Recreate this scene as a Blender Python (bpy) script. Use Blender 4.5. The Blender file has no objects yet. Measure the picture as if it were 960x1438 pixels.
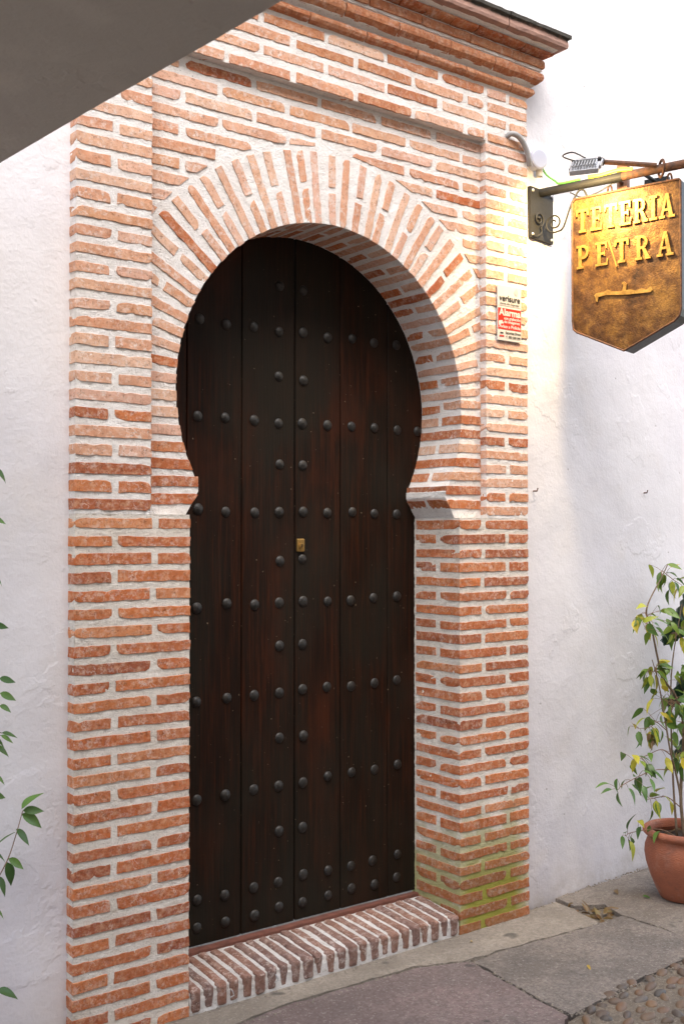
import bpy, bmesh, math, random
from mathutils import Vector, Matrix, noise
PI = math.pi; R = math.radians
rng = random.Random(7)
scene = bpy.context.scene
COL = scene.collection

# ------------------------------------------------------------------ camera
cam_d = bpy.data.cameras.new('camera'); cam = bpy.data.objects.new('camera', cam_d); COL.objects.link(cam)
cam.location = (0, -3.5, 1.65)
cam.rotation_euler = (R(90 + 1.079), 0, R(-37.1))
cam_d.sensor_fit = 'VERTICAL'; cam_d.sensor_height = 36; cam_d.sensor_width = 24
cam_d.lens = 36 * 1540 / 1438
cam_d.dof.use_dof = True; cam_d.dof.focus_distance = 4.3; cam_d.dof.aperture_fstop = 7.0
cam_d.clip_start = .05; cam_d.clip_end = 200
scene.camera = cam

# ------------------------------------------------------------------ light
SUN_EL, SUN_AZ = 50, 196           # overcast alley light from above; azimuth clockwise from +Y
w = bpy.data.worlds.new('World'); scene.world = w; w.use_nodes = True
wn = w.node_tree.nodes; wl = w.node_tree.links
bg = wn['Background']; sky = wn.new('ShaderNodeTexSky'); sky.sky_type = 'NISHITA'; sky.sun_disc = False
sky.sun_elevation = R(SUN_EL); sky.sun_rotation = R(SUN_AZ)
hs = wn.new('ShaderNodeHueSaturation'); hs.inputs['Saturation'].default_value = .58
wl.new(sky.outputs[0], hs.inputs['Color']); wl.new(hs.outputs[0], bg.inputs['Color'])
bg.inputs['Strength'].default_value = .115
sd = bpy.data.lights.new('sun', 'SUN'); sd.energy = 1.5; sd.angle = R(55); sd.color = (1, .93, .84)
sun = bpy.data.objects.new('sun', sd); COL.objects.link(sun)
_d = Vector((math.sin(R(SUN_AZ)) * math.cos(R(SUN_EL)), math.cos(R(SUN_AZ)) * math.cos(R(SUN_EL)), math.sin(R(SUN_EL))))
sun.rotation_euler = _d.to_track_quat('Z', 'Y').to_euler()
vs = scene.view_settings; vs.view_transform = 'Standard'; vs.look = 'None'; vs.gamma = 1; vs.use_curve_mapping = False
vs.exposure = 2.58
scene.render.engine = 'CYCLES'

# ------------------------------------------------------------------ materials
def newmat(name):
    m = bpy.data.materials.new(name); m.use_nodes = True
    nt = m.node_tree; return m, nt, nt.nodes['Principled BSDF']
class NT:
    def __init__(s, nt): s.nt = nt
    def n(s, t, **k):
        o = s.nt.nodes.new(t)
        for a, b in k.items(): setattr(o, a, b)
        return o
    def l(s, a, b): s.nt.links.new(a, b)
    def pos(s): return s.n('ShaderNodeNewGeometry').outputs['Position']
    def noise(s, scale, detail=4, vec=None, rough=.55, dim=None):
        o = s.n('ShaderNodeTexNoise'); o.inputs['Scale'].default_value = scale; o.inputs['Detail'].default_value = detail
        o.inputs['Roughness'].default_value = rough
        s.l(vec if vec is not None else s.pos(), o.inputs['Vector']); return o.outputs['Fac']
    def ramp(s, fac, stops, interp='LINEAR'):
        o = s.n('ShaderNodeValToRGB'); e = o.color_ramp.elements; o.color_ramp.interpolation = interp
        while len(e) < len(stops): e.new(.5)
        for i, (p, c) in enumerate(stops):
            e[i].position = p; e[i].color = (c, c, c, 1) if isinstance(c, (int, float)) else (*c, 1)
        s.l(fac, o.inputs['Fac']); return o.outputs['Color']
    def mix(s, fac, a, b, mode='MIX'):
        o = s.n('ShaderNodeMix', data_type='RGBA', blend_type=mode)
        for sock, v in ((o.inputs['Factor'], fac), (o.inputs['A'], a), (o.inputs['B'], b)):
            if isinstance(v, (int, float)): sock.default_value = v
            elif isinstance(v, tuple): sock.default_value = (*v, 1)
            else: s.l(v, sock)
        return o.outputs['Result']
    def math(s, op, a, b=0):
        o = s.n('ShaderNodeMath', operation=op)
        for i, v in enumerate((a, b)):
            if isinstance(v, (int, float)): o.inputs[i].default_value = v
            else: s.l(v, o.inputs[i])
        return o.outputs[0]
    def scaled(s, sx, sy, sz, vec=None):
        o = s.n('ShaderNodeVectorMath', operation='MULTIPLY'); s.l(vec if vec is not None else s.pos(), o.inputs[0]); o.inputs[1].default_value = (sx, sy, sz)
        return o.outputs[0]
    def bump(s, h, strength, dist, bsdf, prev=None):
        o = s.n('ShaderNodeBump'); o.inputs['Strength'].default_value = strength; o.inputs['Distance'].default_value = dist
        s.l(h, o.inputs['Height'])
        if prev: s.l(prev, o.inputs['Normal'])
        s.l(o.outputs[0], bsdf.inputs['Normal']); return o.outputs[0]
    def rnd(s): return s.n('ShaderNodeObjectInfo').outputs['Random']
    def sep(s, vec=None):
        o = s.n('ShaderNodeSeparateXYZ'); s.l(vec if vec is not None else s.pos(), o.inputs[0]); return o.outputs
    def rng(s, v, a, b):
        o = s.n('ShaderNodeMapRange'); s.l(v, o.inputs[0]); o.inputs[1].default_value = a; o.inputs[2].default_value = b
        return o.outputs[0]

def moss_mask(t):
    x, y, z = t.sep()
    m = t.math('MULTIPLY', t.rng(z, .62, .10), t.rng(x, 3.12, 3.34))
    m = t.math('MULTIPLY', m, t.rng(x, 3.78, 3.62))
    nn = t.noise(9, 5)
    return t.math('MULTIPLY', t.rng(t.math('ADD', t.math('MULTIPLY', m, .6), nn), .66, .84), m)

def brick_mat(name, cols, bloom, moss=False, dark=(.34, .10, .04), light=(.66, .40, .25)):
    m, nt, b = newmat(name); t = NT(nt)
    r = t.rnd(); n = len(cols)
    off = t.n('ShaderNodeVectorMath', operation='ADD'); t.l(t.pos(), off.inputs[0])
    cmb = t.n('ShaderNodeCombineXYZ'); t.l(t.math('MULTIPLY', r, 37), cmb.inputs[0]); t.l(t.math('MULTIPLY', r, 11), cmb.inputs[2]); t.l(cmb.outputs[0], off.inputs[1])
    P = off.outputs[0]
    c = t.ramp(r, [(i / (n - 1), k) for i, k in enumerate(cols)])
    c = t.mix(t.math('MULTIPLY', t.ramp(t.noise(14, 6, P), [(.4, 0), (.72, 1)]), .42), c, dark)
    c = t.mix(t.math('MULTIPLY', t.ramp(t.noise(38, 6, P, .7), [(.48, 0), (.62, 1)]), .5), c, light)
    # lime residue: smears and thin scratched lines
    f = t.math('MULTIPLY', t.ramp(t.noise(42, 8, P, .75), [(.51, 0), (.60, 1)]), t.ramp(t.noise(6, 3, P), [(.35, .1), (.7, 1)]))
    c = t.mix(t.math('MULTIPLY', f, bloom), c, (.74, .66, .61))
    ln = t.math('MULTIPLY', t.ramp(t.noise(13, 4, P, .6), [(.485, 0), (.5, 1), (.515, 0)]), t.ramp(t.noise(17, 2, P), [(.5, 0), (.6, 1)]))
    c = t.mix(t.math('MULTIPLY', ln, bloom), c, (.72, .62, .55))
    c = t.mix(t.math('MULTIPLY', t.ramp(t.noise(70, 7, P, .8), [(.54, 0), (.63, 1)]), .7), c, tuple(v * .45 for v in dark))
    c = t.mix(t.math('MULTIPLY', t.ramp(t.noise(5, 6, rough=.65), [(.5, 0), (.68, 1)]), .28), c, tuple(v * .7 for v in dark))
    if moss:
        c = t.mix(t.math('MULTIPLY', moss_mask(t), .5), c, (.12, .085, .03))
    t.l(c, b.inputs['Base Color']); b.inputs['Roughness'].default_value = .9
    b.inputs['Specular IOR Level'].default_value = .2
    t.bump(t.noise(95, 8, P, .8), .9, .0055, b)
    return m
RED = [(.52, .15, .052), (.43, .12, .045), (.57, .19, .07), (.48, .15, .062), (.31, .09, .045), (.55, .165, .052), (.60, .245, .11), (.40, .105, .04)]
PALE = [(.66, .37, .245), (.61, .295, .17), (.70, .43, .31), (.66, .40, .305), (.63, .32, .175), (.72, .48, .35), (.58, .265, .155), (.68, .41, .275)]
M = {}
M['brick_red'] = brick_mat('brick_red', RED, .55, True)
M['brick_pale'] = brick_mat('brick_pale', PALE, .9, False, (.46, .19, .10), (.70, .47, .35))
M['brick_cornice'] = brick_mat('brick_cornice', [(.45, .17, .08), (.50, .22, .11), (.42, .15, .07), (.48, .24, .13)], .35)
M['brick_step'] = brick_mat('brick_step', [(.23, .14, .115), (.27, .145, .105), (.19, .12, .105), (.31, .15, .10)], .6, False, (.13, .065, .055), (.38, .24, .19))

def mortar_mat(name, cols, dirt, moss=False):
    m, nt, b = newmat(name); t = NT(nt)
    c = t.ramp(t.noise(7, 5), [(.3, cols[0]), (.7, cols[1])])
    c = t.mix(t.math('MULTIPLY', t.ramp(t.noise(26, 6, rough=.7), [(.50, 0), (.68, 1)]), dirt * .6), c, tuple(v * .62 for v in cols[0]))
    c = t.mix(t.math('MULTIPLY', t.ramp(t.noise(80, 7, t.scaled(.6, .6, 1.3), rough=.8), [(.52, 0), (.64, 1)]), dirt), c, (.30, .255, .21))
    c = t.mix(t.math('MULTIPLY', t.ramp(t.noise(170, 3), [(.64, 0), (.70, 1)]), .6), c, (.13, .10, .085))
    if moss:
        c = t.mix(t.math('MULTIPLY', moss_mask(t), .95), c, (.29, .28, .03))
    t.l(c, b.inputs['Base Color']); b.inputs['Roughness'].default_value = .95; b.inputs['Specular IOR Level'].default_value = .15
    h = t.math('ADD', t.noise(75, 8, rough=.8), t.math('MULTIPLY', t.noise(200, 3), .5))
    t.bump(h, 1., .009, b)
    return m
M['mortar'] = mortar_mat('mortar', [(.71, .635, .55), (.86, .80, .73)], .42, True)
M['mortar_white'] = mortar_mat('mortar_white', [(.80, .745, .70), (.90, .865, .835)], .24)
M['mortar_step'] = mortar_mat('mortar_step', [(.60, .57, .55), (.80, .78, .77)], .5)

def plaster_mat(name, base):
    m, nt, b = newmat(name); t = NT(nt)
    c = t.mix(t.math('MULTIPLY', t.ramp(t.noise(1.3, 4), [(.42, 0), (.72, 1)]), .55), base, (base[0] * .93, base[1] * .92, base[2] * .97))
    st = t.noise(2.2, 5, t.scaled(1, 1, .45)); x, y, z = t.sep()
    low = t.rng(z, 1.2, -.05)
    c = t.mix(t.math('MULTIPLY', t.math('MULTIPLY', t.ramp(st, [(.45, 0), (.64, 1)]), low), .6), c, (.50, .49, .56))
    c = t.mix(t.math('MULTIPLY', t.ramp(t.noise(3.1, 3), [(.55, 0), (.75, 1)]), .22), c, (.72, .64, .56))
    splash = t.math('MULTIPLY', t.rng(t.math('ADD', z, t.math('MULTIPLY', t.noise(6, 5), .22)), .16, -.02), t.ramp(t.noise(22, 5), [(.3, .3), (.6, 1)]))
    c = t.mix(t.math('MULTIPLY', splash, .6), c, (.40, .35, .30))
    vor = t.n('ShaderNodeTexVoronoi'); vor.inputs['Scale'].default_value = 9; t.l(t.pos(), vor.inputs['Vector'])
    pit = t.ramp(vor.outputs['Distance'], [(.035, 1), (.06, 0)])
    gate = t.ramp(t.noise(5, 2), [(.54, 0), (.58, 1)])
    pit = t.math('MULTIPLY', pit, gate)
    c = t.mix(t.math('MULTIPLY', pit, .6), c, (.30, .26, .24))
    t.l(c, b.inputs['Base Color']); b.inputs['Roughness'].default_value = .85; b.inputs['Specular IOR Level'].default_value = .2
    h = t.math('ADD', t.math('MULTIPLY', t.noise(16, 5), 1.0), t.math('MULTIPLY', t.noise(75, 5), .45))
    h = t.math('SUBTRACT', h, t.math('MULTIPLY', pit, .8))
    h = t.math('ADD', h, t.math('MULTIPLY', t.ramp(t.noise(2.4, 6), [(.56, 0), (.58, 1)]), .38))
    t.bump(h, .34, .010, b)
    return m
M['plaster'] = plaster_mat('plaster', (.71, .685, .70))
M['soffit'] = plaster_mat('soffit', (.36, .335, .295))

def simple(name, col, rough=.6, metal=0., vary=.25, scale=40, bump=.2, dist=.003, col2=None, streak=None, spec=.5):
    m, nt, b = newmat(name); t = NT(nt)
    vec = t.scaled(*streak) if streak else None
    c2 = col2 or tuple(v * (1 - vary) for v in col)
    c = t.mix(t.ramp(t.noise(scale, 6, vec), [(.35, 0), (.68, 1)]), col, c2)
    t.l(c, b.inputs['Base Color']); b.inputs['Roughness'].default_value = rough; b.inputs['Metallic'].default_value = metal
    b.inputs['Specular IOR Level'].default_value = spec
    if bump: t.bump(t.noise(scale * 3, 5, vec), bump, dist, b)
    return m
# door wood: vertical grain, worn reddish patches, dusty
m, nt, b = newmat('door_wood'); t = NT(nt)
g = t.noise(9, 8, t.scaled(9, 1, .35), rough=.65); g2 = t.noise(40, 4, t.scaled(6, 1, .12))
c = t.ramp(g, [(.3, (.006, .004, .0025)), (.5, (.015, .0058, .0028)), (.72, (.046, .012, .004))])
c = t.mix(t.math('MULTIPLY', t.ramp(g2, [(.45, 0), (.7, 1)]), .5), c, (.010, .006, .004))
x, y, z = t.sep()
worn = t.math('MULTIPLY', t.ramp(t.noise(2.6, 5, t.scaled(1.6, 1, .6)), [(.5, 0), (.72, 1)]), .6)
c = t.mix(worn, c, (.062, .016, .006))
dust = t.math('MULTIPLY', t.ramp(t.noise(2.1, 5, t.scaled(1.2, 1, .55)), [(.42, 0), (.58, 1)]), .75)
c = t.mix(dust, c, (.014, .012, .0085))
c = t.mix(t.math('MULTIPLY', t.math('MULTIPLY', t.rng(z, .75, .1), t.ramp(t.noise(5, 5, t.scaled(3, 1, .5)), [(.3, .4), (.6, 1)])), .6), c, (.014, .0125, .009))  # foot of the door darkened: dust plus painted-in shade
c = t.mix(t.math('MULTIPLY', t.ramp(t.noise(70, 2), [(.72, 0), (.75, 1)]), .5), c, (.4, .3, .2))
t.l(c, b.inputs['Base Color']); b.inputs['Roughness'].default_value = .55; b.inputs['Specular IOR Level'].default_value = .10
t.bump(t.noise(14, 8, t.scaled(10, 1, .3), rough=.7), .35, .004, b)
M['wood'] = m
M['iron'] = simple('iron', (.022, .020, .018), .5, .2, .5, 60, .3)
M['black_iron'] = simple('black_iron', (.007, .0065, .0065), .7, .0, .4, 50, .3)
M['rust'] = simple('rust', (.15, .062, .028), .75, .2, .5, 45, .5, .004, (.055, .032, .024))
M['threshold'] = simple('threshold', (.16, .055, .035), .8, 0, .4, 30, .4)
M['lock'] = simple('lock_brass', (.45, .28, .09), .4, .85, .35, 60, .1)
M['dark'] = simple('dark_gap', (.012, .010, .009), .9, 0, .3, 20, 0)
m, nt, b = newmat('sign_brass'); t = NT(nt)
n1 = t.noise(9, 8, rough=.75); n2 = t.noise(75, 6, rough=.7)
c = t.ramp(n1, [(.36, (.030, .013, .006)), (.48, (.10, .044, .013)), (.64, (.26, .132, .030))])
c = t.mix(t.math('MULTIPLY', t.ramp(n2, [(.45, 0), (.7, 1)]), .65), c, (.07, .032, .012))
t.l(c, b.inputs['Base Color']); b.inputs['Metallic'].default_value = .6
t.l(t.ramp(n1, [(.3, .62), (.7, .42)]), b.inputs['Roughness'])
t.bump(t.math('ADD', t.noise(160, 4), t.noise(25, 4)), .5, .004, b); M['brass'] = m
m, nt, b = newmat('sign_letter_brass'); t = NT(nt)
c = t.ramp(t.noise(30, 6), [(.3, (.24, .125, .028)), (.7, (.50, .30, .07))])
t.l(c, b.inputs['Base Color']); b.inputs['Metallic'].default_value = .7; b.inputs['Roughness'].default_value = .45
t.bump(t.noise(120, 4), .4, .003, b); M['brass_letter'] = m
M['sign_box'] = simple('sign_box', (.045, .038, .030), .5, .3, .5, 30, .3)
M['alu'] = simple('alu', (.52, .52, .53), .45, .7, .2, 50, .1)
M['white_plastic'] = simple('white_plastic', (.50, .51, .60), .4, 0, .08, 10, 0)
M['grey_plastic'] = simple('grey_plastic', (.36, .35, .35), .5, 0, .2, 30, .1)
M['cable_green'] = simple('cable_green', (.10, .33, .07), .5, 0, .2, 30, 0)
M['cable_yellow'] = simple('cable_yellow', (.55, .55, .06), .5, 0, .2, 30, 0)
M['cable_black'] = simple('cable_black', (.02, .02, .022), .5, 0, .2, 30, 0)
M['brown_box'] = simple('brown_box', (.26, .13, .08), .7, .1, .4, 30, .2)
M['plate_white'] = simple('plate_white', (.60, .565, .53), .35, 0, .08, 12, 0)
M['plate_red'] = simple('plate_red', (.62, .03, .02), .35, 0, .1, 12, 0)
M['plate_black'] = simple('plate_black', (.03, .03, .03), .4, 0, .1, 12, 0)
M['plate_grey'] = simple('plate_grey', (.42, .40, .42), .4, 0, .1, 12, 0)
m, nt, b = newmat('floodlight_glass'); b.inputs['Emission Color'].default_value = (1, .72, .32, 1); b.inputs['Emission Strength'].default_value = 25
M['glow'] = m
M['terracotta'] = simple('terracotta', (.36, .115, .055), .75, 0, .35, 22, .35, .004, (.26, .085, .045))
m, nt, b = newmat('terracotta_pot'); t = NT(nt)
c = t.mix(t.ramp(t.noise(9, 6), [(.35, 0), (.7, 1)]), (.34, .105, .05), (.235, .075, .04))
c = t.mix(t.math('MULTIPLY', t.ramp(t.noise(5, 7, rough=.7), [(.52, 0), (.70, 1)]), .38), c, (.50, .36, .29))
c = t.mix(t.math('MULTIPLY', t.ramp(t.noise(14, 6, rough=.7), [(.56, 0), (.70, 1)]), .5), c, (.12, .05, .035))
t.l(c, b.inputs['Base Color']); b.inputs['Roughness'].default_value = .7
t.bump(t.noise(60, 4, t.scaled(1, 1, 3.2)), .6, .006, b); M['terracotta'] = m
M['soil'] = simple('soil', (.06, .04, .028), .95, 0, .5, 40, .8, .01)
M['stem'] = simple('stem_bark', (.20, .14, .09), .85, 0, .4, 60, .3)
M['twig'] = simple('twig_bark', (.26, .15, .09), .8, 0, .4, 60, .1)
def leaf_mat(name, stops):
    m, nt, b = newmat(name); t = NT(nt)
    c = t.ramp(t.rnd(), stops)
    c = t.mix(t.math('MULTIPLY', t.ramp(t.noise(60, 4), [(.4, 0), (.7, 1)]), .3), c, (.05, .09, .02))
    t.l(c, b.inputs['Base Color']); b.inputs['Roughness'].default_value = .42
    tr = t.n('ShaderNodeBsdfTranslucent'); t.l(c, tr.inputs['Color'])
    mx = t.n('ShaderNodeMixShader'); mx.inputs[0].default_value = .25
    t.l(b.outputs[0], mx.inputs[1]); t.l(tr.outputs[0], mx.inputs[2])
    t.l(mx.outputs[0], nt.nodes['Material Output'].inputs['Surface']); return m
M['leaf'] = leaf_mat('fig_leaf', [(0, (.06, .13, .02)), (.35, (.12, .21, .03)), (.6, (.24, .32, .04)), (.78, (.42, .42, .04)), (1, (.55, .40, .03))])
M['leaf_green'] = leaf_mat('fig_leaf_green', [(0, (.05, .12, .03)), (1, (.12, .23, .045))])
M['leaf_dark'] = leaf_mat('broad_leaf', [(0, (.012, .035, .018)), (1, (.022, .055, .028))])
M['leaf_dry'] = leaf_mat('dry_leaf', [(0, (.16, .085, .035)), (.6, (.26, .16, .06)), (1, (.12, .12, .04))])
M['leaf_yellow'] = leaf_mat('yellow_leaf', [(0, (.5, .33, .07)), (1, (.45, .30, .06))])

def stone_mat(name, a, b_, scale=5, spots=.6):
    m, nt, b = newmat(name); t = NT(nt)
    c = t.mix(t.ramp(t.noise(scale, 6), [(.32, 0), (.68, 1)]), a, b_)
    c = t.mix(t.math('MULTIPLY', t.ramp(t.noise(60, 8, rough=.85), [(.46, 0), (.56, 1)]), spots), c, tuple(v * .4 for v in a))
    c = t.mix(t.math('MULTIPLY', t.ramp(t.noise(2.6, 7, rough=.7), [(.45, 0), (.6, 1)]), .6), c, tuple(v * .5 for v in a))
    c = t.mix(t.math('MULTIPLY', t.ramp(t.noise(95, 5, rough=.7), [(.57, 0), (.64, 1)]), .55), c, (.46, .42, .37))
    c = t.mix(t.math('MULTIPLY', t.ramp(t.noise(7, 2), [(.68, 0), (.73, 1)]), .7), c, (.06, .055, .05))
    t.l(c, b.inputs['Base Color']); b.inputs['Roughness'].default_value = .85; b.inputs['Specular IOR Level'].default_value = .3
    t.bump(t.math('ADD', t.noise(22, 6), t.noise(90, 6, rough=.8)), .9, .012, b); return m
M['cement'] = stone_mat('cement', (.40, .34, .275), (.31, .265, .22), 5, .5)
M['slab_dark'] = stone_mat('slab_dark', (.245, .21, .185), (.30, .25, .21))
M['slab_pink'] = stone_mat('slab_pink', (.28, .205, .19), (.23, .185, .17))
M['slab_beige'] = stone_mat('slab_beige', (.32, .27, .225), (.26, .22, .19))
M['bedding'] = stone_mat('bedding', (.27, .22, .165), (.18, .15, .12), 9, .6)
m, nt, b = newmat('pebble'); t = NT(nt)
c = t.ramp(t.rnd(), [(0, (.075, .05, .034)), (.3, (.15, .08, .04)), (.5, (.05, .045, .042)), (.75, (.17, .095, .045)), (.9, (.12, .055, .028)), (1, (.10, .088, .076))])
c = t.mix(t.math('MULTIPLY', t.ramp(t.noise(25, 5), [(.4, 0), (.7, 1)]), .5), c, (.10, .085, .07))
t.l(c, b.inputs['Base Color']); b.inputs['Roughness'].default_value = .6; t.bump(t.noise(80, 5), .3, .003, b); M['pebble'] = m

# ------------------------------------------------------------------ helpers
W = {}
def put(o, parent=None, mat4=None):
    mat4 = mat4 or Matrix.Identity(4)
    COL.objects.link(o)
    if parent is not None:
        o.parent = parent; o.matrix_parent_inverse = W[parent].inverted()
    o.matrix_basis = mat4; W[o] = mat4.copy(); return o
def thing(name, label, cat, loc, group=None):
    o = bpy.data.objects.new(name, None); o.empty_display_size = .05
    put(o, None, Matrix.Translation(loc)); tag(o, label, cat, group); return o
def tag(o, label, cat, group=None):
    o['label'] = label; o['category'] = cat
    if group: o['group'] = group
    return o
def mesh(name, vf, mats, parent=None, mat4=None, smooth=False):
    me = bpy.data.meshes.new(name); me.from_pydata(vf[0], [], vf[1])
    for k in (mats if isinstance(mats, (list, tuple)) else [mats]): me.materials.append(M[k])
    if smooth: me.polygons.foreach_set('use_smooth', [True] * len(me.polygons))
    me.update(); o = bpy.data.objects.new(name, me); return put(o, parent, mat4)
def bmesh_obj(name, bm, mat, parent=None, mat4=None, smooth=False):
    me = bpy.data.meshes.new(name); bm.to_mesh(me); bm.free(); me.materials.append(M[mat])
    if smooth: me.polygons.foreach_set('use_smooth', [True] * len(me.polygons))
    o = bpy.data.objects.new(name, me); return put(o, parent, mat4)
def join(*vfs):
    V, F = [], []
    for v, f in vfs:
        n = len(V); V += list(v); F += [tuple(i + n for i in q) for q in f]
    return V, F
def box(x0, x1, y0, y1, z0, z1):
    v = [(x, y, z) for x in (x0, x1) for y in (y0, y1) for z in (z0, z1)]
    return v, [(0, 1, 3, 2), (4, 6, 7, 5), (0, 4, 5, 1), (2, 3, 7, 6), (0, 2, 6, 4), (1, 5, 7, 3)]
def xf(vf, mat4): return [tuple(mat4 @ Vector(p)) for p in vf[0]], vf[1]
def nz(p, s, seed=0): return noise.noise(Vector((p[0] * s + seed * 7.3, p[1] * s + seed * 3.1, p[2] * s + seed * 1.7)))
def mortar_disp(p): return .0014 * nz(p, 24) + .0022 * nz(p, 70, 1) + .0016 * nz(p, 150, 2) - .0006
def patch(fn, nu, nv, nrm=None, amp=1., flip=False):
    """grid over fn(u,v); displaced along nrm (vector or function)"""
    V, F = [], []
    for j in range(nv + 1):
        for i in range(nu + 1):
            p = Vector(fn(i / nu, j / nv))
            if nrm is not None:
                n_ = Vector(nrm(i / nu, j / nv)) if callable(nrm) else Vector(nrm)
                p = p + n_ * (mortar_disp(p) * amp)
            V.append(tuple(p))
    for j in range(nv):
        for i in range(nu):
            a = j * (nu + 1) + i; q = (a, a + 1, a + nu + 2, a + nu + 1)
            F.append(q[::-1] if flip else q)
    return V, F
def tube(pts, rad, n=8, cap=True):
    pts = [Vector(p) for p in pts]; V, F = [], []
    prev = None
    for i, p in enumerate(pts):
        d = (pts[min(i + 1, len(pts) - 1)] - pts[max(i - 1, 0)]).normalized()
        a = prev - d * prev.dot(d) if prev is not None else d.orthogonal()
        if a.length < 1e-6: a = d.orthogonal()
        a.normalize(); prev = a; b_ = d.cross(a); r = rad[i] if isinstance(rad, (list, tuple)) else rad
        for k in range(n):
            an = 2 * PI * k / n; V.append(tuple(p + (a * math.cos(an) + b_ * math.sin(an)) * r))
    for i in range(len(pts) - 1):
        for k in range(n):
            F.append((i * n + k, i * n + (k + 1) % n, (i + 1) * n + (k + 1) % n, (i + 1) * n + k))
    if cap: F.append(tuple(range(n))[::-1]); F.append(tuple((len(pts) - 1) * n + k for k in range(n)))
    return V, F
def smooth_path(pts, n=8):
    pts = [Vector(p) for p in pts]; out = []
    P = [pts[0] * 2 - pts[1]] + pts + [pts[-1] * 2 - pts[-2]]
    for i in range(1, len(P) - 2):
        for k in range(n):
            t_ = k / n; a, b_, c_, d_ = P[i - 1:i + 3]
            out.append(.5 * ((2 * b_) + (c_ - a) * t_ + (2 * a - 5 * b_ + 4 * c_ - d_) * t_ ** 2 + (3 * b_ - a - 3 * c_ + d_) * t_ ** 3))
    out.append(pts[-1]); return out
def lathe(prof, n=40):
    V, F = [], []
    for r, z in prof:
        for k in range(n): V.append((r * math.cos(2 * PI * k / n), r * math.sin(2 * PI * k / n), z))
    for i in range(len(prof) - 1):
        for k in range(n): F.append((i * n + k, i * n + (k + 1) % n, (i + 1) * n + (k + 1) % n, (i + 1) * n + k))
    return V, F
def prism(poly, axis_fn, t0, t1):
    """poly in 2D, axis_fn(u,v,t)->xyz; closed prism"""
    n = len(poly); V = [axis_fn(u, v, t0) for u, v in poly] + [axis_fn(u, v, t1) for u, v in poly]
    F = [tuple(range(n)), tuple(range(2 * n - 1, n - 1, -1))] + [(i, i + n, (i + 1) % n + n, (i + 1) % n) for i in range(n)]
    return V, F

# ------------------------------------------------------------------ bricks
def axis_list(h, r, step):
    n = max(1, int(round(2 * (h - r) / step)))
    return [-h] + [-(h - r) + 2 * (h - r) * i / n for i in range(n + 1)] + [h]
_bid = [0]
def brick_vf(lx, ly, lz, r=.0016, step=.020, rough=1., chip=.35, ystep=.045):
    """worn brick: rounded box with an uneven surface and broken corners, centred on its origin"""
    _bid[0] += 1; sd_ = _bid[0] * 1.37
    h = (lx / 2, ly / 2, lz / 2); ax = [axis_list(h[i], r, (step, ystep, .02)[i]) for i in range(3)]
    N = [len(a) for a in ax]; idx = {}; V = []; F = []
    chips = []
    for sx in (-1, 1):
        for sy in (-1, 1):
            for sz in (-1, 1):
                if rng.random() < chip * .65: chips.append((Vector((sx * h[0], sy * h[1], sz * h[2])), rng.uniform(.006, .017)))
    for _ in range(2):
        if rng.random() < chip:
            chips.append((Vector((rng.uniform(-.8, .8) * h[0], rng.choice((-1, 1)) * h[1], rng.choice((-1, 1)) * h[2])), rng.uniform(.006, .013)))
    def vid(i, j, k):
        key = (i, j, k)
        if key in idx: return idx[key]
        p = Vector((ax[0][i], ax[1][j], ax[2][k]))
        q = Vector([max(-(h[a] - r), min(h[a] - r, p[a])) for a in range(3)]); d = p - q
        if d.length > 1e-9: p = q + d.normalized() * r
        for c_, rad in chips:
            dd = (p - c_).length
            if dd < rad: p = p - Vector((math.copysign(.005, c_.x) if abs(c_.x) > h[0] * .95 else 0, math.copysign(.0018, c_.y), math.copysign(.007, c_.z))) * (1 - dd / rad)
        nv = Vector((nz(p, 22, sd_), nz(p, 22, sd_ + 5), nz(p, 22, sd_ + 9))) * .0018 + Vector((nz(p, 80, sd_ + 2), nz(p, 70, sd_ + 6), nz(p, 70, sd_ + 8))) * .0032
        p = p + Vector((nv.x, nv.y * .4, nv.z)) * rough
        idx[key] = len(V); V.append(tuple(p)); return idx[key]
    for a in range(3):
        b_, c_ = [(1, 2), (2, 0), (0, 1)][a]
        for side in (0, N[a] - 1):
            for i in range(N[b_] - 1):
                for j in range(N[c_] - 1):
                    q = []
                    for (u, v) in ((i, j), (i + 1, j), (i + 1, j + 1), (i, j + 1)):
                        t3 = [0, 0, 0]; t3[a] = side; t3[b_] = u; t3[c_] = v; q.append(vid(*t3))
                    F.append(tuple(q) if side else tuple(q[::-1]))
    return V, F
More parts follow.
